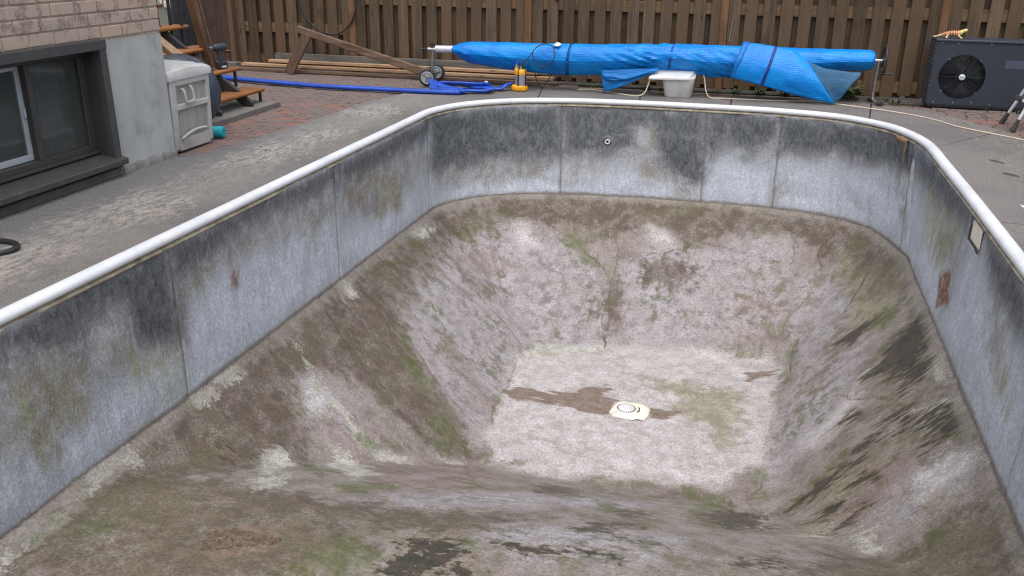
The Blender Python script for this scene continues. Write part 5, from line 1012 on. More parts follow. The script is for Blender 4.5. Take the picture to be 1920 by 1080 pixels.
for wc, in ((Vector((-4.25, 11.27, .167)),), (Vector((-4.315, 11.80, .167)),)):
    ax_ = Vector((.14, -.99, 0)).normalized()
    wh = MB().lathe([(.078, -.026), (.104, -.024), (.114, -.012), (.114, .012), (.104, .024), (.078, .026)], wc, ax_, 32).build('wheel', m_rubber, reel, smooth=40)
    sx = ax_.orthogonal().normalized(); sy_ = ax_.cross(sx); rm_ = MB()
    rm_.tube([wc + ax_ * .030 + (sx * math.cos(t_) + sy_ * math.sin(t_)) * .074 for t_ in np.linspace(0, 2 * math.pi, 31)[:-1]], .008, 6, closed=True)
    rm_.lathe([(.07, .024), (.07, .028), (.001, .029)], wc, ax_, 24)
    rm_.build('rim', M('grey_rim', lin(168, 170, 172), lin(150, 152, 154), 12, .5) if 'grey_rim' not in bpy.data.materials else bpy.data.materials['grey_rim'], wh, smooth=40)
    sp2 = MB()
    for k in range(3):
        a = k * 2.09 + .5; d_ = sx * math.cos(a) + sy_ * math.sin(a); sp2.bar(wc + ax_ * .034 + d_ * .012, wc + ax_ * .034 + d_ * .066, .014, .010, tuple(ax_))
    sp2.lathe([(.018, .029), (.016, .038), (.002, .04)], wc, ax_, 14); sp2.build('spokes', m_steelp, wh)
RB_ = AR + AX * .03
MB().tube(catmull([RB_ + Vector((-.01, 0, .0)), RB_ + Vector((-.015, 0, -.08)), RB_ + Vector((-.02, .0, -.25)), RB_ + Vector((-.022, 0, -.42)), RB_ + Vector((-.01, -.03, -.47)), RB_ + Vector((.04, -.12, -.49))], 6), .018, 10).build('upright', m_steelp, reel, smooth=180)
MB().tube([RB_ + Vector((-.02, 0, -.45)), RB_ + Vector((-.02, .25, -.49))], .018, 10).build('foot', m_steelp, reel, smooth=180)
MB().cyl(RB_ + Vector((.03, -.10, -.487)), RB_ + Vector((.075, -.16, -.495)), .024, None, 10).build('rubber_foot', m_rubber, reel)
hx = AX; hu = Vector((0, 0, 1)); hv = hx.cross(hu).normalized(); HC = AR + AX * .075
MB().tube([HC + (hu * math.cos(t_) + hv * math.sin(t_)) * .165 for t_ in np.linspace(0, 2 * math.pi, 41)[:-1]], .012, 8, closed=True).build('hand_wheel', m_dkmetal, reel, smooth=180)
hs = MB()
for a in (.0, 2.09, 4.19): hs.bar(HC, HC + (hu * math.cos(a) + hv * math.sin(a)) * .16, .022, .012, tuple(hx))
hs.lathe([(.034, -.02), (.034, .02), (.01, .03)], HC, hx, 16).build('hub', m_dkmetal, reel)
MB().cyl(AR - AX * .04, AR + AX * .07, .016, None, 12).build('axle', m_alu, reel, smooth=40)
MB().cyl(HC - hu * .155, HC - hu * .155 + hx * .10, .013, None, 10).build('crank_handle', m_black, reel, smooth=40)

# ---- the blue bubble cover wound on it
def mat_cover(name, c1, c2, alpha=1.):
    t = NT(name); P = t.coord('Object')
    n = t.noise(P, 4, 5, .6); bub = t.voronoi(P, 48, 'F1', .3); cr = t.noise(t.scale(P, (3, 9, 9)), 1., 5, .6, 1.2)
    col = t.mix(t.ramp(n, .3, .7), c1, c2); col = t.mix(t.ramp(bub, .05, .42, .40, 0), col, lin(24, 158, 238))
    t.set(Base_Color=col, Roughness=.36, Normal=t.bump(t.math('SUBTRACT', t.math('MULTIPLY', cr, .8), t.math('MULTIPLY', bub, .9)), .45, .012)); t.b.inputs['Alpha'].default_value = alpha
    t.b.inputs['Specular IOR Level'].default_value = .35; t.b.inputs['Subsurface Weight'].default_value = .0; return t.m
m_cover = mat_cover('blue_bubble_plastic', lin(0, 140, 224), lin(0, 116, 204)); m_flap = mat_cover('blue_bubble_sheet', lin(20, 126, 204), lin(12, 108, 186), .88)
m_ghost = mat_cover('thin_blue_sheet', lin(70, 124, 160), lin(56, 108, 148), .62)
m_strap = M('navy_strap', lin(34, 52, 132), lin(28, 42, 112), 14, .6)
cover = thing('solar_cover', (-1.2, 11.5, .05), 'bright blue bubble pool cover wound loosely on the reel', 'pool cover')
TOPX = [-3.98, -3.95, -3.85, -3.74, -3.24, -2.53, -1.84, -1.25, -1.10, -.79, -.35, .03, .40, 1.20, 1.25, 1.27]
TOPZ = [.540, .565, .600, .622, .632, .636, .646, .662, .682, .670, .672, .680, .676, .682, .672, .60]
BOTX = [-3.98, -3.95, -3.85, -3.74, -3.31, -2.87, -2.45, -1.89, -1.60, -1.23, -.90, -.70, -.45, -.2, .07, .46, .9, 1.22, 1.25, 1.27]
BOTZ = [.490, .465, .41, .355, .30, .262, .247, .272, .31, .375, .36, .320, .300, .31, .33, .36, .42, .445, .46, .54]
NA = 56
xs = np.concatenate([np.linspace(-3.98, -3.7, 24), np.linspace(-3.69, 1.20, 330), np.linspace(1.205, 1.27, 12)])
xx, aa = np.meshgrid(xs, np.linspace(0, 2 * math.pi, NA + 1), indexing='ij')
ca, sa = np.cos(aa), np.sin(aa); yc = AL.y + (AR.y - AL.y) * (xx - AL.x) / (AR.x - AL.x)
zt_, zb_ = np.interp(xx, TOPX, TOPZ), np.interp(xx, BOTX, BOTZ); zc_ = (zt_ + zb_) / 2; hz_ = (zt_ - zb_) / 2
hy = np.where(hz_ > .06, np.minimum(.155, .05 + hz_ * .85), hz_ + .01)
amp = .007 + .030 * np.exp(-((xx + 1.35) / .40) ** 2) + .020 * np.exp(-((xx + .55) / .35) ** 2)
n_ = (fbm(xx * 3.2 + .9 * sa + 50, ca * 2.2 + xx * .7 + 50, 77, 4) - .5) * 2
fold = 1 - np.abs(fbm(xx * 5 + 2.2 * sa + 70, ca * 2.6 + 70, 79, 3) - .5) * 6; fold = np.clip(fold, 0, 1)      # creases
strap = sum(np.exp(-((xx - s_ - .02 * sa) / .02) ** 2) for s_ in (-2.405, -1.12))
r_ = 1 + (n_ * amp + fold * amp * .7) / .13 - .09 * strap
rows = np.stack([xx, yc - ca * hy * r_ * np.where(sa < 0, 1 + .42 * sa, 1.), zc_ + sa * hz_ * np.where(sa < .2, r_, 1 + (r_ - 1) * .5)], -1)
MB().grid(rows).build('roll', m_cover, cover, smooth=180)
# rolled layers showing at the right end
sp_pts = [Vector((1.262, 11.70 + math.cos(t_) * (.02 + .0085 * t_), .563 + math.sin(t_) * (.02 + .0085 * t_))) for t_ in np.linspace(0, 10.5, 60)]
MB().tube(sp_pts, .006, 5).build('roll_end', m_flap, cover, smooth=180)
for s_, w_ in ((-2.405, .022), (-1.12, .020)):
    rws = []
    f = (s_ - AL.x) / (AR.x - AL.x); yc = AL.y + (AR.y - AL.y) * f
    zt_, zb_ = np.interp(s_, TOPX, TOPZ), np.interp(s_, BOTX, BOTZ); zc_ = (zt_ + zb_) / 2; hz_ = (zt_ - zb_) / 2; hy = min(.155, .05 + hz_ * .85)
    for k in range(41):
        a = 2 * math.pi * k / 40; sl_ = .05 * (1 if s_ > 0 else .3) * math.sin(a)
        rws.append([(s_ + sl_ + d_ * w_ / 2, yc - math.cos(a) * (hy * .97 + .006), zc_ + math.sin(a) * (hz_ * .97 + .006)) for d_ in (-1, 1)])
    MB().grid(rws).build('strap', m_strap, cover, smooth=180, solid=.003)
MB().lathe([(.045, 0), (.05, .012), (.03, .028), (.004, .03)], (-2.55, 11.44, .625), (0, -.3, 1), 16).build('strap_clip', m_white, cover, smooth=40)
# loose tails of sheet; each: outline points (x, z) at depth y, pinned to the roll at its top
def sheet(name, top, bot, y0, y1, mat, bow=.03, n=16, m_=14, seed=1):
    """top, bot: matching (x,z) polylines; depth y0 at the top to y1 at the bottom"""
    T = np.array(top); B_ = np.array(bot); u = np.linspace(0, 1, n); tt = np.linspace(0, 1, len(T)); rows = []
    TX_, TZ_ = np.interp(u, tt, T[:, 0]), np.interp(u, tt, T[:, 1]); BX_, BZ_ = np.interp(u, tt, B_[:, 0]), np.interp(u, tt, B_[:, 1])
    for j in range(m_):
        w_ = j / (m_ - 1)
        rip = (fbm(u * 5 + seed, np.full(n, w_ * 3.), seed, 3) - .5) * .05 * w_
        rows.append([(TX_[i] * (1 - w_) + BX_[i] * w_, y0 * (1 - w_) + y1 * w_ - bow * math.sin(math.pi * w_) + rip[i], TZ_[i] * (1 - w_) + BZ_[i] * w_) for i in range(n)])
    return MB().grid(rows).build(name, mat, cover, smooth=180, solid=.003)
sheet('hanging_tail', [(-1.98, .34), (-1.75, .36), (-1.5, .38), (-1.24, .40)], [(-1.915, .075), (-1.80, .115), (-1.62, .19), (-1.28, .355)], 11.44, 11.41, m_flap, .02, seed=3)
sheet('tail_fold', [(-1.96, .31), (-1.7, .30), (-1.3, .40)], [(-1.90, .225), (-1.6, .235), (-1.27, .365)], 11.405, 11.39, m_flap, .02, seed=5)
sheet('outer_wrap', [(-.27, .735), (-.09, .725), (.12, .70), (.32, .665), (.50, .56)], [(-.38, .33), (.0, .25), (.35, .165), (.62, .110), (.86, .072)], 11.53, 11.40, m_cover, .085, 26, 22, 8)
sheet('wrap_lip', [(-.27, .735), (-.24, .745), (-.2, .742)], [(-.385, .33), (-.365, .325), (-.345, .318)], 11.525, 11.395, m_flap, .095, 5, 22, 8)
sheet('wrap_strap', [(.105, .706), (.135, .70)], [(-.015, .252), (.015, .245)], 11.52, 11.388, m_strap, .088, 3, 22, 8)
sheet('thin_corner', [(.46, .56), (.70, .47), (1.0, .44), (1.12, .44)], [(.78, .095), (.86, .075), (.92, .12), (1.09, .38)], 11.50, 11.45, m_ghost, .02, seed=11)

# ================================================================== PUMP, HOSE, CABLES
m_yel = M('yellow_plastic', lin(238, 172, 32), lin(226, 156, 20), 6, .45); m_pgrey = M('pump_grey', lin(150, 152, 160), lin(136, 138, 146), 6, .4, metallic=.2)
PC = Vector((-3.01, 11.32, .051))
pump = thing('water_pump', tuple(PC), 'yellow and grey submersible water pump standing at the pool edge', 'pump')
mb = MB(); n_ = 40
prof = [(.080, .0), (.086, .012), (.088, .05), (.082, .068), (.066, .078)]
mb.lathe(prof, PC, (0, 0, 1), 36); vs_ = mb.v
mb.v = [((p[0] - PC.x) * 1.25 + PC.x, p[1], p[2] + (.016 * (.5 + .5 * math.cos(8 * math.atan2(p[1] - PC.y, p[0] - PC.x))) if p[2] < PC.z + .005 else 0)) for p in vs_]
mb.build('base', m_yel, pump, smooth=40)
bc_ = PC + Vector((.018, 0, 0))
MB().lathe([(.072, .074), (.072, .215), (.066, .222)], bc_, (0, 0, 1), 30).build('motor_body', m_pgrey, pump, smooth=40)
MB().lathe([(.074, .205), (.076, .22), (.076, .255), (.064, .272), (.02, .278)], bc_, (0, 0, 1), 30).build('cap', m_yel, pump, smooth=40)
for a in (2.7, 4.5, 5.9):
    d_ = Vector((math.cos(a), math.sin(a), 0)); MB().tube([bc_ + d_ * .076 + up_ * .07, bc_ + d_ * .079 + up_ * .2, bc_ + d_ * .075 + up_ * .265, bc_ + d_ * .03 + up_ * .283], .0085, 8).build('handle_strap', m_black, pump, smooth=180)
oc = PC + Vector((-.052, .055, 0))
MB().cyl(oc + up_ * .07, oc + up_ * .21, .024, .024, 16).build('outlet_pipe', m_pgrey, pump, smooth=40); MB().lathe([(.028, .20), (.030, .21), (.030, .275), (.024, .285)], oc, (0, 0, 1), 18).build('outlet_collar', m_yel, pump, smooth=40)
MB().lathe([(.022, .285), (.024, .295), (.022, .33)], oc, (0, 0, 1), 16).build('coupling', m_pgrey, pump, smooth=40)
m_blue = M('blue_layflat_hose', lin(36, 84, 190), lin(28, 66, 160), 5, .5, .25, 14)
MB().tube(catmull([oc + up_ * .325, oc + up_ * .36 + Vector((.006, 0, 0)), oc + up_ * .40, oc + up_ * .43 + Vector((.012, 0, 0))], 4), [.023, .024, .026, .022, .017, .022, .026, .024, .022, .020, .016, .012, .006], 12).build('hose_stub', m_blue, pump, smooth=180)
MB().lathe([(.012, .27), (.018, .285), (.014, .31), (.004, .318)], bc_ + Vector((.0, 0, .0)), (0, 0, 1), 12).build('cable_gland', m_pgrey, pump, smooth=40)
hose = thing('blue_hose', (-4.5, 10.9, .05), 'bright blue lay flat hose running from stairs and bunched beside the pump', 'hose')
hz1 = .083
run = catmull([(-7.5, 11.02, hz1 + .012), (-7.13, 10.95, hz1), (-6.4, 10.80, hz1), (-5.5, 10.66, hz1), (-4.8, 10.66, hz1), (-4.18, 10.68, hz1), (-3.93, 10.70, hz1), (-3.62, 10.74, hz1)], 10)
MB().tube(run, [.036] * (len(run) - 6) + [.037, .04, .036, .042, .04, .03], 14, flat=(1.1, .82)).build('straight_run', m_blue, hose, smooth=180)
def kinked(pts, r=.036, k=7, seed=0):
    c = catmull(pts, k); rr = [r * (.78 + .42 * float(vnoise(np.array([i * .55]), np.array([seed * 3.3]), 90 + seed)[0])) for i in range(len(c))]
    return MB().tube(c, [q_ * 1.3 for q_ in rr], 12, flat=(1.2, .50))
kinked([(-3.60, 10.75, .085), (-3.63, 10.80, .10), (-3.80, 10.92, .10), (-4.02, 11.02, .125), (-4.10, 11.06, .150), (-4.05, 10.98, .12), (-4.02, 10.90, .088), (-3.85, 10.84, .095), (-3.62, 10.86, .09), (-3.38, 10.92, .085), (-3.30, 10.96, .10)], .038, 7, 1).build('fold', m_blue, hose, smooth=180)
kinked([(-3.30, 10.96, .10), (-3.34, 11.08, .10), (-3.55, 11.20, .085), (-3.78, 11.26, .10), (-3.98, 11.26, .085), (-4.08, 11.12, .10), (-3.95, 11.08, .13), (-3.70, 11.16, .125), (-3.48, 11.18, .12), (-3.36, 11.12, .14)], .036, 7, 2).build('fold', m_blue, hose, smooth=180)
kinked([(-3.62, 11.24, .09), (-3.44, 11.20, .09), (-3.32, 11.19, .085), (-3.22, 11.20, .085), (-3.18, 11.26, .12), (-3.12, 11.33, .135)], .033, 7, 3).build('fold', m_blue, hose, smooth=180)
MB().box((-3.40, 11.13, .165), (.04, .03, .03), Matrix.Rotation(.5, 3, 'Z'), .005).build('hose_clip', m_white, hose)
pc = thing('pump_cable', (-2.7, 11.3, .05), 'thin black pump cable coiled over the blue cover', 'cable')
lp = [bc_ + up_ * .30, (-2.98, 11.30, .37), (-2.90, 11.29, .46), (-2.83, 11.28, .55), (-2.78, 11.30, .61), (-2.69, 11.34, .645), (-2.60, 11.32, .63), (-2.55, 11.27, .58), (-2.54, 11.24, .50), (-2.58, 11.23, .42), (-2.66, 11.225, .375), (-2.75, 11.23, .40), (-2.81, 11.24, .47), (-2.82, 11.25, .55), (-2.77, 11.30, .62), (-2.68, 11.36, .652), (-2.58, 11.40, .66), (-2.56, 11.62, .55), (-2.56, 11.72, .3), (-2.6, 11.75, .1), (-2.7, 11.78, .06)]
MB().tube(catmull(lp, 7), .0062, 6).build('loop', m_black, pc, smooth=180)
MB().tube(catmull([(-2.86, 11.60, .30), (-2.87, 11.62, .2), (-2.84, 11.62, .12), (-2.79, 11.62, .062), (-2.74, 11.63, .10), (-2.68, 11.65, .2), (-2.64, 11.66, .26)], 7), .0062, 6).build('hanging_bight', m_black, pc, smooth=180)

# ================================================================== TUB WITH LID
m_tub = M('white_tub', lin(204, 202, 200), lin(186, 184, 182), 4, .5, .08, 18, dirt=lin(166, 160, 154), dscale=5)
tub = thing('plastic_tub', (-1.0, 11.56, .05), 'white tapered tub with a flat white slab lid at the far coping', 'tub')
TZ = .052
def rrect(cx, cy, hx_, hy_, r, z, n=6):
    out = []
    for sx_, sy2, a0 in ((1, 1, 0), (-1, 1, 90), (-1, -1, 180), (1, -1, 270)):
        for k in range(n): a = R_(a0 + 90 * k / (n - 1)); out.append((cx + sx_ * (hx_ - r) + r * math.cos(a), cy + sy2 * (hy_ - r) + r * math.sin(a), z))
    return out
sec = [rrect(-1.0, 11.56, .160, .135, .06, TZ), rrect(-1.0, 11.56, .165, .14, .06, TZ + .012), [(x, y, .262 + (y - 11.29) * .27) for x, y, z in rrect(-1.0, 11.56, .205, .175, .05, 0)]]
n_ = len(sec[0]); mb = MB().add([p for s_ in sec for p in s_], [(i * n_ + k, i * n_ + (k + 1) % n_, (i + 1) * n_ + (k + 1) % n_, (i + 1) * n_ + k) for i in range(2) for k in range(n_)] + [tuple(range(n_))[::-1], tuple(2 * n_ + k for k in range(n_))])
mb.build('body', m_tub, tub, smooth=40)
lid = thing('tub_lid', (-1.05, 11.5, .29), 'flat white rectangular lid resting on the tapered tub', 'lid')
mb = MB(); lz = TZ + .236
lp4 = [(-1.363, 11.35), (-.862, 11.37), (-.788, 11.68), (-1.218, 11.66)]
zl = [.262, .268, .372, .372]
mb.add([(x, y, z) for (x, y), z in zip(lp4, zl)] + [(x, y, z + .036) for (x, y), z in zip(lp4, zl)], [(3, 2, 1, 0), (4, 5, 6, 7)] + [(i, (i + 1) % 4, 4 + (i + 1) % 4, 4 + i) for i in range(4)])
mb.build('slab', M('white_lid', lin(228, 228, 228), lin(214, 213, 212), 3, .4, dirt=lin(196, 192, 188), dscale=6), lid, bevel=.01)
crd = [(2.9, 9.45, .058), (2.56, 9.84, .058), (2.07, 10.37, .058), (1.89, 10.72, .058), (1.65, 11.02, .058), (1.31, 11.27, .058), (.9, 11.50, .058), (.6, 11.62, .06), (.28, 11.54, .058), (-.16, 11.50, .058), (-.45, 11.50, .058), (-.60, 11.49, .060), (-.66, 11.50, .14), (-.70, 11.56, .30), (-.78, 11.66, .415), (-.90, 11.67, .425), (-1.02, 11.66, .415), (-1.14, 11.67, .425), (-1.25, 11.64, .40), (-1.33, 11.46, .32), (-1.365, 11.40, .20), (-1.40, 11.36, .10), (-1.48, 11.34, .06), (-1.60, 11.37, .058), (-1.85, 11.52, .058), (-2.1, 11.64, .058), (-2.3, 11.62, .058), (-2.19, 11.70, .058), (-1.9, 11.74, .06)]
tag(MB().tube(catmull(crd, 8), .0085, 6).build('white_cord', M('cream_cord', lin(214, 198, 178), lin(194, 178, 158), 12, .6), None, smooth=180), 'cream cord trailing over the tub lid and along the deck', 'cord')

# ================================================================== HEAT PUMP
hp = thing('heat_pump', (2.5, 11.95, 0), 'dark charcoal pool heat pump with round fan grille by the fence', 'heat pump')
m_hp = M('charcoal_enamel', lin(52, 58, 70), lin(47, 52, 63), 3, .5, .03, 60); m_hpd = M('charcoal_dark', lin(30, 32, 37), lin(26, 28, 32), 8, .6)
hx0, hx1, hy0, hy1, hz0, hz1_ = 1.935, 3.05, 11.78, 12.16, .075, .80
FC = Vector((2.265, hy0, .405)); FR = .255
# front sheet with a round opening, plus top, right side and back
mb = MB(); nseg = 48; ring = [(FC.x + math.cos(2 * math.pi * k / nseg) * FR, hy0, FC.z + math.sin(2 * math.pi * k / nseg) * FR) for k in range(nseg)]
def sqp(a):
    c_, s_ = math.cos(a), math.sin(a); ex = (hx1 - FC.x) if c_ > 0 else (FC.x - hx0); ez = (hz1_ - FC.z) if s_ > 0 else (FC.z - hz0)
    k_ = min(ex / abs(c_) if abs(c_) > 1e-6 else 9, ez / abs(s_) if abs(s_) > 1e-6 else 9); return (FC.x + c_ * k_, hy0, FC.z + s_ * k_)
angs = sorted([2 * math.pi * k / nseg for k in range(nseg)] + [math.atan2(z - FC.z, x - FC.x) % (2 * math.pi) for x in (hx0, hx1) for z in (hz0, hz1_)])
inn = [(FC.x + math.cos(a) * FR, hy0, FC.z + math.sin(a) * FR) for a in angs]; out_ = [sqp(a) for a in angs]; nn_ = len(angs)
mb.add(inn + out_, [(k, (k + 1) % nn_, nn_ + (k + 1) % nn_, nn_ + k) for k in range(nn_)])
back = [(x, hy0 + .012, z) for x, _, z in inn]; mb.add(inn + back, [(k, nn_ + k, nn_ + (k + 1) % nn_, (k + 1) % nn_) for k in range(nn_)])
mb.build('front_panel', m_hp, hp, smooth=30)
mb = MB(); mb.box(((hx0 + hx1) / 2, (hy0 + hy1) / 2, hz1_ + .012), (hx1 - hx0 + .02, hy1 - hy0 + .03, .028), None, .006); mb.build('top_cover', m_hp, hp)
MB().box((hx1 - .01, (hy0 + hy1) / 2, (hz0 + hz1_) / 2), (.02, hy1 - hy0 - .002, hz1_ - hz0)).build('side_panel', m_hp, hp); MB().box(((hx0 + hx1) / 2, hy1 - .01, (hz0 + hz1_) / 2), (hx1 - hx0 - .05, .02, hz1_ - hz0 - .004)).build('back_panel', m_hp, hp)
MB().box(((hx0 + hx1) / 2, (hy0 + hy1) / 2, .062), (hx1 - hx0 - .01, hy1 - hy0 + .012, .03)).build('base_tray', m_hpd, hp)
for x in (hx0 + .15, hx1 - .15): MB().box((x, (hy0 + hy1) / 2, .025), (.06, hy1 - hy0 - .02, .045)).build('foot', m_hpd, hp)
# open grille on the left end
gr = MB(); gx_ = hx0 - .004
for k in range(5): gr.box((gx_, hy0 + .02 + k * (hy1 - hy0 - .04) / 4, (hz0 + hz1_) / 2), (.014, .012, hz1_ - hz0))
for k in range(15): gr.box((gx_ - .004, (hy0 + hy1) / 2, hz0 + .02 + k * (hz1_ - hz0 - .04) / 14), (.010, hy1 - hy0, .010))
gr.build('end_grille', M('grille_grey', lin(84, 86, 90), lin(70, 72, 76), 9, .5), hp); MB().box((hx0 + .05, (hy0 + hy1) / 2, (hz0 + hz1_) / 2), (.03, hy1 - hy0 - .04, hz1_ - hz0 - .02)).build('coil_fins', m_hpd, hp)
# fan grille of fine rings and spokes
fg = MB()
for r_ in np.arange(.05, FR + .005, .0125):
    fg.tube([(FC.x + math.cos(t_) * r_, hy0 - .004 - .012 * (1 - (r_ / FR) ** 2), FC.z + math.sin(t_) * r_) for t_ in np.linspace(0, 2 * math.pi, 41)[:-1]], .0021, 4, closed=True)
for k in range(12):
    a = k * math.pi / 6; fg.tube([(FC.x + math.cos(a) * .04, hy0 - .014, FC.z + math.sin(a) * .04), (FC.x + math.cos(a) * (FR + .006), hy0 - .003, FC.z + math.sin(a) * (FR + .006))], .003, 4)
fg.build('fan_grille', M('grille_black', lin(30, 33, 39), lin(26, 29, 34), 9, .55), hp)
fan = MB().lathe([(.06, .0), (.06, .05), (.03, .06)], FC + Vector((0, .06, 0)), (0, 1, 0), 24).build('fan', M('fan_black', lin(24, 26, 30), lin(20, 22, 25), 9, .6), hp)
for k in range(3):
    a0 = 0.35 + k * 2.094; rows = []
    for r_ in np.linspace(.05, FR - .015, 7):
        rows.append([(FC.x + math.cos(a0 + d_ * (.55 + .2 * r_ / FR)) * r_, hy0 + .075 + d_ * .022, FC.z + math.sin(a0 + d_ * (.55 + .2 * r_ / FR)) * r_) for d_ in np.linspace(-1, 1, 8)])
    MB().grid(rows).build('blade', M('blade_grey', lin(36, 38, 42), lin(32, 34, 37), 6, .65) if k == 0 else bpy.data.materials['blade_grey'], fan, smooth=180, solid=.005)
MB().lathe([(FR + .01, 0), (FR + .01, .005)], FC + Vector((0, .14, 0)), (0, 1, 0), 40).build('shroud', m_hpd, hp)
bd = MB().lathe([(.036, 0), (.036, .006), (.030, .009), (.001, .009)], FC + Vector((0, -.018, 0)), (0, -1, 0), 28).build('badge', M('badge_white', lin(214, 222, 228), lin(206, 214, 220), 9, .4), hp, smooth=40)
MB().tube([(FC.x + math.cos(t_) * .0375, hy0 - .022, FC.z + math.sin(t_) * .0375) for t_ in np.linspace(0, 2 * math.pi, 29)[:-1]], .004, 6, closed=True).build('badge_rim', m_hpd, bd)
lt = MB()
for k, w_ in enumerate((.009, .006, .006, .009)): lt.box((FC.x - .016 + k * .011, hy0 - .0285, FC.z - .002 + (.002 if k in (0, 3) else 0)), (w_ * .8, .001, .011 if k in (0, 3) else .008))
lt.build('badge_lettering', M('badge_blue_grey', lin(72, 96, 120), lin(66, 88, 110)), bd)
MB().box((2.845, hy0 - .002, .565), (.28, .003, .095)).build('rating_plate', M('plate_grey', lin(76, 82, 98), lin(70, 76, 92), 5, .5), hp)
scr = MB().lathe([(.0065, 0), (.0065, .003), (.002, .004)], (0, 0, 0), (0, -1, 0), 10).mesh('screw'); scr.materials.append(M('bright_screw', lin(190, 190, 188), lin(170, 170, 168), 9, .35, metallic=.4))
for x, z in ((1.99, .785), (2.17, .785), (2.52, .785), (2.86, .785), (2.435, .595), (2.10, .60), (2.07, .235), (2.44, .225), (2.0, .10), (2.22, .10), (2.42, .115), (2.62, .10), (2.9, .10)): inst('screw', scr, (x, hy0 - .001, z), hp)

# toy lizard on top of it
lz_ = thing('lizard_ornament', (2.08, 11.93, .826), 'small orange banded lizard figure on top of the heat pump', 'lizard ornament')
LZ = .828; mb = MB()
sp3 = catmull([(1.90, 11.95, LZ + .012), (1.95, 11.95, LZ + .018), (2.00, 11.945, LZ + .036), (2.05, 11.94, LZ + .050), (2.10, 11.935, LZ + .056), (2.16, 11.93, LZ + .054), (2.195, 11.928, LZ + .064), (2.225, 11.925, LZ + .084), (2.25, 11.925, LZ + .090), (2.262, 11.925, LZ + .088)], 5)
rad = np.interp(np.linspace(0, 1, len(sp3)), [0, .1, .25, .4, .55, .68, .76, .84, .92, .97, 1], [.005, .010, .016, .027, .032, .028, .020, .024, .022, .014, .005])
mb.tube(sp3, list(rad), 14)
for pts in ([(2.05, 11.925, LZ + .045), (2.055, 11.90, LZ + .03), (2.035, 11.89, LZ + .012), (2.055, 11.88, LZ + .006)], [(2.05, 11.955, LZ + .045), (2.05, 11.98, LZ + .03), (2.03, 11.99, LZ + .01), (2.05, 12.0, LZ + .006)],
            [(2.165, 11.915, LZ + .045), (2.175, 11.89, LZ + .032), (2.195, 11.88, LZ + .012), (2.215, 11.875, LZ + .006)], [(2.165, 11.945, LZ + .045), (2.175, 11.97, LZ + .03), (2.19, 11.98, LZ + .01), (2.21, 11.985, LZ + .006)]):
    c = catmull(pts, 4); mb.tube(c, list(np.linspace(.013, .007, len(c))), 10)
for i in range(8, 34, 2):
    p = sp3[i]; mb.tube([p + Vector((0, 0, rad[i] * .7)), p + Vector((-.004, 0, rad[i] + .010))], [.005, .001], 6)
t = NT('lizard_bands'); P = t.coord('Object'); sx_ = t.t.nodes.new('ShaderNodeSeparateXYZ'); t.t.links.new(P, sx_.inputs[0])
bnd = t.math('SINE', t.math('MULTIPLY', t.math('ADD', sx_.outputs[0], t.math('MULTIPLY', t.noise(P, 40, 3), .012)), 240.)); body = t.ramp(sx_.outputs[0], -.10, -.06, 0, 1); head = t.ramp(sx_.outputs[0], .08, .10, 1, 0)
col = t.mix(t.ramp(sx_.outputs[2], .02, .06), lin(214, 190, 140), lin(206, 150, 104)); col = t.mix(t.ramp(sx_.outputs[0], .09, .13), col, lin(206, 196, 120))
col = t.mix(t.math('MULTIPLY', t.ramp(bnd, .2, .6, 0, .85), t.math('MULTIPLY', t.math('MULTIPLY', body, head), t.ramp(sx_.outputs[2], .03, .045))), col, lin(120, 52, 38)); t.set(Base_Color=col, Roughness=.5)
o = mb.build('body', t.m, lz_, smooth=180); md = o.modifiers.new('fuse', 'REMESH'); md.mode = 'VOXEL'; md.voxel_size = .0025; md.use_smooth_shade = True
ey = MB()
for s_ in (-1, 1): ey.lathe([(.004, -.002), (.004, .001), (.001, .003)], (2.247, 11.925 + s_ * .017, LZ + .096), (0, s_, 0), 8)
ey.build('eyes', m_black, lz_)

# ================================================================== STEP LADDER at the right edge
ld = thing('step_ladder', (2.75, 10.55, .05), 'silver tube step ladder with grey black brackets at the right edge', 'step ladder')
LZF = .05
def leg(a, b):
    MB().cyl(Vector(a) + (Vector(b) - Vector(a)) * .05, b, .017, None, 14).build('leg', m_alu, ld, smooth=40)
    d_ = (Vector(b) - Vector(a)).normalized(); MB().tube([Vector(a), Vector(a) + d_ * .06, Vector(a) + d_ * .13], [.030, .024, .019], 12).build('rubber_foot', m_rubber, ld, smooth=40)
leg((2.555, 10.80, LZF), (2.98, 10.62, 1.15)); leg((2.565, 10.34, LZF), (2.98, 10.55, 1.15)); leg((3.45, 10.80, LZF), (3.05, 10.62, 1.15)); leg((3.45, 10.34, LZF), (3.05, 10.55, 1.15))
MB().box((2.645, 10.44, .365), (.11, .20, .055), Matrix.Rotation(R_(28), 3, 'Z') @ Matrix.Rotation(R_(18), 3, 'Y'), .01).build('bracket', M('bracket_grey', lin(58, 62, 66), lin(48, 51, 55), 7, .5), ld)
MB().box((2.612, 10.335, .372), (.034, .004, .034), Matrix.Rotation(R_(28), 3, 'Z')).build('bracket_sticker', m_white, ld)
MB().box((3.0, 10.46, .37), (.66, .16, .03), None, .006).build('step', m_dkmetal, ld); MB().box((3.0, 10.585, 1.15), (.3, .2, .03), None, .006).build('top_step', m_dkmetal, ld)

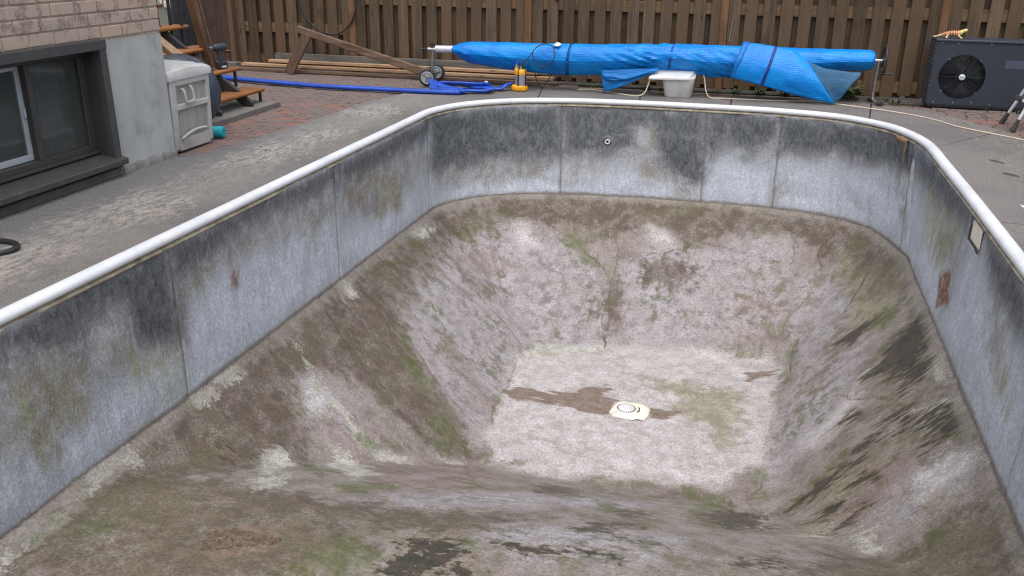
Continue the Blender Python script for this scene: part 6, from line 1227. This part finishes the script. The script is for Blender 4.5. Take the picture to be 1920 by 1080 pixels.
# ================================================================== SMALL THINGS ON THE DECK
tag(MB().tube([(-4.46 + math.cos(t_) * .17, 4.18 + math.sin(t_) * .125, .068) for t_ in np.linspace(0, 2 * math.pi, 41)[:-1]], .0165, 12, closed=True).build('rubber_ring', m_black, None, smooth=180), 'black rubber ring lying on the deck at the left edge', 'rubber ring')
tag(MB().tube([(1.2, 12.16, .035), (-.2, 12.14, .035), (-2.4, 12.12, .035)], .016, 8).build('black_pipe', m_black, None, smooth=180), 'thin black pipe along the foot of the fence', 'pipe')
tag(MB().bar((1.45, 12.10, .035), (2.0, 12.05, .035), .04, .04).build('kerb_strip', m_grey_lumber, None), 'short dark edging strip between reel leg and heat pump', 'edging')
tag(MB().prism([(2.60, 10.02), (3.1, 9.9), (3.12, 10.12), (2.68, 10.22)], .05, .075).build('orange_board', m_tread, None), 'orange brown board lying behind the ladder at right edge', 'board')
def leaf(name, pts, w, label):
    c = catmull(pts, 5); n = len(c); rows = []
    for i, p in enumerate(c):
        k_ = w * math.sin(math.pi * (i + .4) / (n + .2)); d_ = (c[min(i + 1, n - 1)] - c[max(i - 1, 0)]).normalized(); s_ = Vector((-d_.y, d_.x, 0)); rows.append([tuple(p + s_ * k_), tuple(p + Vector((0, 0, .005))), tuple(p - s_ * k_ * .8)])
    tag(MB().grid(rows).build(name, M('dead_leaf', lin(58, 50, 44), lin(44, 38, 34), 9, .8) if 'dead_leaf' not in bpy.data.materials else bpy.data.materials['dead_leaf'], None, solid=.002), label, 'leaf')
leaf('dead_leaf', [(2.04, 8.77, .056), (2.08, 8.72, .06), (2.14, 8.66, .056)], .008, 'thin dark leaf on the right deck farther from the camera')
leaf('dead_leaf', [(2.04, 8.26, .056), (2.09, 8.21, .062), (2.15, 8.16, .056)], .011, 'broader dark leaf on the right deck nearer the camera')
tag(MB().prism([(1.94, 7.20), (2.05, 7.14), (2.03, 7.05), (1.95, 7.10)], .052, .058).build('paper_scrap', m_white, None), 'white scrap lying on the deck at the right edge', 'scrap')
# weeds along the fence foot and in the paving
wd = MB()
def weed(x, y, n, h_):
    for k in range(n):
        a = rnd.random() * 6.28; l_ = h_ * rnd.uniform(.35, .8); b = Vector((x + rnd.uniform(-.05, .05), y + rnd.uniform(-.03, .03), .02)); d_ = Vector((math.cos(a), math.sin(a), 0)); s_ = Vector((-d_.y, d_.x, 0)) * l_ * .16
        m1 = b + d_ * l_ * .35 + up_ * l_ * .75; e1 = b + d_ * l_ * .95 + up_ * l_ * rnd.uniform(.5, .95)
        wd.add([b, m1 + s_, e1, m1 - s_], [(0, 1, 2, 3)])
for x, y, n, h_ in ((-1.45, 12.0, 60, .13), (-1.25, 12.02, 50, .10), (-.55, 12.05, 26, .10), (-.3, 12.03, 30, .12), (.0, 12.06, 40, .14), (.3, 12.05, 44, .15), (.55, 12.04, 40, .13), (.95, 12.08, 60, .26), (1.08, 12.08, 50, .28), (1.3, 11.98, 24, .10), (1.62, 11.9, 20, .11), (2.9, 11.62, 16, .09), (2.75, 11.60, 12, .07), (-2.2, 12.0, 24, .10), (-2.62, 11.72, 16, .06), (-1.9, 12.05, 22, .14), (1.5, 12.1, 18, .09)):
    weed(x, y, n, h_)
tag(wd.build('weeds', M('weed_green', lin(86, 98, 64), lin(64, 76, 46), 9, .8), None, fix=False), 'green weeds sprouting along the foot of the fence', 'weeds', kind='stuff')
lt_ = MB()
for k in range(170):
    if rnd.random() < .55: x, y = rnd.uniform(-2.6, 1.9), rnd.uniform(11.80, 12.15); z = .006
    elif rnd.random() < .6: x, y = rnd.uniform(1.85, 2.9), rnd.uniform(10.6, 11.7); z = .05
    else: y = rnd.uniform(7.2, 11.6); x = border_x(y) - rnd.random() ** 2 * 1.4 - .03; z = .05
    a = rnd.random() * 6.28; l_ = rnd.uniform(.015, .045); d_ = Vector((math.cos(a), math.sin(a), 0)) * l_; s_ = Vector((-d_.y, d_.x, 0)) * rnd.uniform(.2, .5); c = Vector((x, y, z + .004))
    lt_.add([c - d_, c + s_ + up_ * .006, c + d_, c - s_], [(0, 1, 2, 3)])
tag(lt_.build('leaf_litter', M('litter_tan', lin(150, 130, 104), lin(104, 88, 70), 3, .9, var=.3), None, fix=False), 'scattered dry leaf scraps on soil and pavers', 'leaf litter', kind='stuff')
